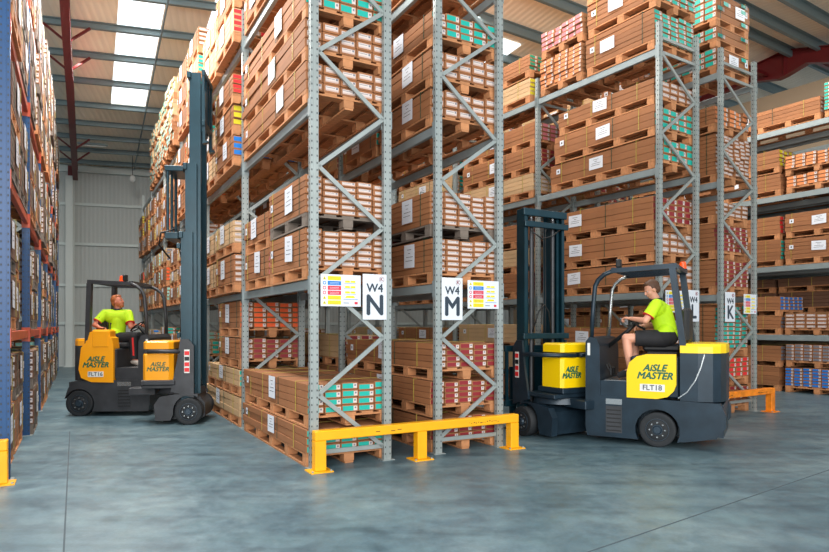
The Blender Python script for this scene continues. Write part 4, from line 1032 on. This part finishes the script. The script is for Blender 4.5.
def hand(caps, wrist, dirv, palm_n, side, curl):
    "palm + five fingers; dirv = towards the knuckles, palm_n = out of the palm, side = towards the thumb"
    w_ = Vector(wrist); d_ = Vector(dirv).normalized(); n_ = Vector(palm_n); n_ = (n_-d_*n_.dot(d_)).normalized(); s_ = d_.cross(n_)*side
    for k_ in (-1.2, -.4, .4, 1.2):
        caps.append((w_+s_*k_*.012, w_+d_*.085+s_*k_*.019, .016, .012))
    for k_, L_ in ((1.5, .07), (.5, .08), (-.5, .074), (-1.5, .058)):
        b0 = w_+d_*.088+s_*k_*.0185; dv = d_; p = b0
        for i, f in enumerate((.45, .32, .23)):
            ang = curl*(i+1)*.85; v = d_*math.cos(ang)+n_*math.sin(ang); p2 = p+v*L_*f*1.1; caps.append((p, p2, .0095-.0007*i, .009-.0008*i)); p = p2
    p = w_+d_*.02+s_*.02; p2 = w_+d_*.055+s_*.045+n_*.012; p3 = p2+d_*.03+s_*.008+n_*.022
    caps.append((p, p2, .015, .011)); caps.append((p2, p3, .011, .009))
def person(label, root_T, J, skin, hairm, shirt_long, legs, face_yaw, face_pitch, pants, shoes, beard=False, up=Vector((0, 0, 1))):
    t = thing('person', label, 'person'); t.matrix_world = root_T
    V = {k_: Vector(v) for k_, v in J.items()}
    caps = []; ells = []
    sh = (V['sl']-V['sr'])
    caps += [(V['hr']+Vector((0, .0, .03)), V['hl']+Vector((0, 0, .03)), .105, .105), (V['pel'], V['belly'], .12, .118), (V['belly'], V['chest'], .118, .125)]
    caps += [(V['sr']*.75+V['sl']*.25-Vector((0, 0, .05)), V['sr']*.25+V['sl']*.75-Vector((0, 0, .05)), .098, .098), (V['sr'], V['sl'], .055, .055), (V['chest'], V['neck'], .09, .06), (V['neck'], V['head']-Vector((0, 0, .03)), .056, .052)]
    for s_ in 'rl':
        caps += [(V['s'+s_], V['e'+s_], .054, .041), (V['e'+s_], V['w'+s_], .041, .026), (V['h'+s_], V['k'+s_], .088, .058), (V['k'+s_], (V['k'+s_]*.65+V['a'+s_]*.35), .055, .058), (V['k'+s_]*.65+V['a'+s_]*.35, V['a'+s_], .058, .036), (V['a'+s_], V['t'+s_], .036, .03)]
        hand(caps, V['w'+s_], V['hd'+s_], V['pn'+s_], (1 if s_ == 'r' else -1)*J.get('thumb'+s_, Vector((1, 0, 0)))[0], J['curl'][0])
    M = Matrix.Rotation(face_yaw, 4, 'Z') @ Matrix.Rotation(face_pitch, 4, 'Y')
    H = V['head']
    def h(x, y, z): return H+(M @ Vector((x, y, z)))
    ells += [(h(-.012, 0, .025), (.094, .074, .088), M), (h(.025, 0, -.03), (.062, .058, .072), M), (h(.052, 0, -.082), (.024, .03, .02), M),
             (h(.085, 0, -.012), (.017, .011, .024), M @ Matrix.Rotation(R(-15), 4, 'Y')), (h(.098, 0, -.026), (.012, .013, .01), M), (h(.072, 0, .022), (.016, .05, .012), M),
             (h(.078, 0, -.055), (.014, .024, .011), M), (h(.045, .038, -.025), (.03, .022, .03), M), (h(.045, -.038, -.025), (.03, .022, .03), M),
             (h(-.008, .074, -.008), (.018, .009, .032), M), (h(-.008, -.074, -.008), (.018, .009, .032), M)]
    blob(caps, ells, .0055, skin, 'body', t, 2)
    for s_ in (-1, 1):
        q = MB(); c_ = h(.068, s_*.031, .003); q.ell((0, 0, 0), .0095, .013, .006, EYEW, 12, 8, Matrix.Translation(c_) @ M); c2 = h(.0755, s_*.031, .002)
        q.ell((0, 0, 0), .0035, .006, .005, EYEB, 10, 6, Matrix.Translation(c2) @ M); q.obj('eye', t)
    q = MB()
    for z in (.0,): q.ell((0, 0, 0), .005, .02, .0035, LIP, 10, 6, Matrix.Translation(h(.0905, 0, -.0565)) @ M)
    q.obj('mouth', t)
    he = [(h(-.03, 0, .042), (.092, .079, .088), M), (h(-.058, 0, -.005), (.056, .07, .07), M), (h(.012, 0, .092), (.06, .06, .034), M)]
    he += [(h(-.015, s_*.066, .03), (.03, .014, .04), M) for s_ in (-1, 1)]
    blob([], he, .007, hairm, 'hair', t, 1)
    if beard:
        blob([], [(h(.05, 0, -.085), (.04, .04, .032), M), (h(.02, .052, -.06), (.035, .014, .032), M), (h(.02, -.052, -.06), (.035, .014, .032), M), (h(.084, 0, -.04), (.014, .026, .009), M)], .005, hairm, 'beard', t, 1)
    # shirt
    g = .016
    sc = [(V['pel']+Vector((0, 0, .02)), V['belly'], .12+g, .122+g), (V['belly'], V['chest'], .122+g, .127+g), (V['hr']+Vector((0, 0, .07)), V['hl']+Vector((0, 0, .07)), .095+g, .095+g),
          (V['sr']*.75+V['sl']*.25-Vector((0, 0, .05)), V['sr']*.25+V['sl']*.75-Vector((0, 0, .05)), .1+g, .1+g), (V['sr'], V['sl'], .056+g, .056+g), (V['chest'], V['neck']-Vector((0, 0, .03)), .09+g, .058+g)]
    bxs = []
    for s_ in 'rl':
        e_ = V['s'+s_]*.28+V['e'+s_]*.72
        bxs.append((V['s'+s_], e_, .056+g, .06+g))
    blob(sc, [], .008, HIVIS, 'polo_shirt', t, 2, bxs)
    for s_ in 'rl':
        a = V['s'+s_]*.3+V['e'+s_]*.7; bq = V['s'+s_]*.26+V['e'+s_]*.74
        q = MB(); q.cyl(a, bq, .062+g, .0615+g, REDF, 20); q.obj('sleeve_trim', t)
    # collar
    q = MB(); nk = V['neck']; dn = (V['head']-V['neck']).normalized(); c_ = nk+dn*.02
    ring = []
    for k_ in range(17):
        a = 2*PI*k_/16; ring.append(c_+Vector((.062*math.cos(a), .062*math.sin(a), -.012*math.cos(a-J['yaw'][0]))))
    q.tube(ring, .017, NAVF, 8); q.obj('collar', t)
    # trousers / shorts
    pc = [(V['hr']+Vector((0, 0, .02)), V['hl']+Vector((0, 0, .02)), .112+g, .112+g), (V['pel'], V['pel']+Vector((0, 0, .05)), .12+g*.6, .12+g*.6)]
    pb = []
    for s_ in 'rl':
        if legs == 'shorts': pb.append((V['h'+s_], V['h'+s_]*.22+V['k'+s_]*.78, .1+g, .085+g))
        else:
            pc += [(V['h'+s_], V['k'+s_], .094+g*.6, .064+g*.7), (V['k'+s_], V['k'+s_]*.5+V['a'+s_]*.5, .064+g*.6, .06+g*.6)]; pb.append((V['k'+s_]*.5+V['a'+s_]*.5, V['a'+s_]*.95+V['k'+s_]*.05, .06+g*.6, .052+g))
    blob(pc, [], .008, BLF, 'shorts' if legs == 'shorts' else 'trousers', t, 2, pb)
    if legs != 'shorts':
        q = MB(); k_ = V['kr']; a_ = V['ar']; off = Vector((.015, -.066, 0))
        q.bar(k_+off+Vector((0, -.006, -.02)), a_*.8+k_*.2+off+Vector((0, .004, 0)), .028, .016, REDF, up=(0, 1, 0)); q.obj('trouser_stripe', t)
    for s_ in 'rl':
        a_ = V['a'+s_]; t_ = V['t'+s_]; dd = t_-a_; mid = a_*.5+t_*.5
        blob([(a_+Vector((0, 0, -.02)), mid+Vector((0, 0, -.008)), .045, .042), (mid+Vector((0, 0, -.01)), t_, .043, .036), (a_-dd*.25+Vector((0, 0, -.045)), t_+Vector((0, 0, -.01)), .032, .034)], [], .008, shoes, 'shoe', t, 2)
    return t
Xv = Vector
JR = dict(pel=(-.0, 0, .11), belly=(.03, 0, .25), chest=(.075, 0, .4), neck=(.12, .0, .555), head=(.185, .02, .705), sl=(.1, .185, .51), sr=(.12, -.185, .51),
          el=(.22, .27, .3), wl=(.42, .13, .33), hdl=(.6, -.25, .1), pnl=(.2, -.2, -1), er=(.18, -.26, .25), wr=(.3, -.1, .24), hdr=(.9, .2, -.1), pnr=(.0, .1, -1),
          hl=(0, .11, .07), hr=(0, -.1, .07), kl=(.46, .24, .075), kr=(.43, -.14, .08), al=(.4, .27, -.34), ar=(.42, -.14, -.36), tl=(.54, .28, -.4), tr=(.57, -.14, -.4), curl=(.75, 0, 0), yaw=(0, 0, 0))
TR = T_R.matrix_basis @ Matrix.Translation((-.05, .1, 1.268))
P_R = person('driver in yellow polo and black shorts looking down while steering the right forklift', TR, JR, SKIN, HAIR1, False, 'shorts', R(28), R(24), BLF, BLF)
JL = dict(pel=(0, 0, .11), belly=(.01, -.01, .24), chest=(.02, -.02, .39), neck=(.02, -.03, .56), head=(.03, -.03, .705), sr=(-.17, -.08, .5), sl=(.2, -.01, .5),
          er=(-.28, -.22, .3), wr=(-.14, -.38, .26), hdr=(.8, -.1, -.1), pnr=(0, 0, -1), el=(.28, -.12, .27), wl=(.33, .0, .3), hdl=(.5, .6, .1), pnl=(.2, 0, -1),
          hl=(0, .1, .07), hr=(0, -.1, .07), kl=(.36, .14, .1), kr=(.34, -.16, .1), al=(.38, .14, -.31), ar=(.36, -.17, -.31), tl=(.52, .14, -.375), tr=(.5, -.18, -.375), curl=(.6, 0, 0), yaw=(-1.1, 0, 0))
TL = T_L.matrix_basis @ Matrix.Translation((-.03, .0, 1.218))
P_L = person('bearded driver in yellow polo looking up from the left forklift', TL, JL, SKINR, HAIR2, False, 'trousers', R(-8), R(-12), BLF, mat('grey_shoe', s2l(190, 180, 170), .7), True)
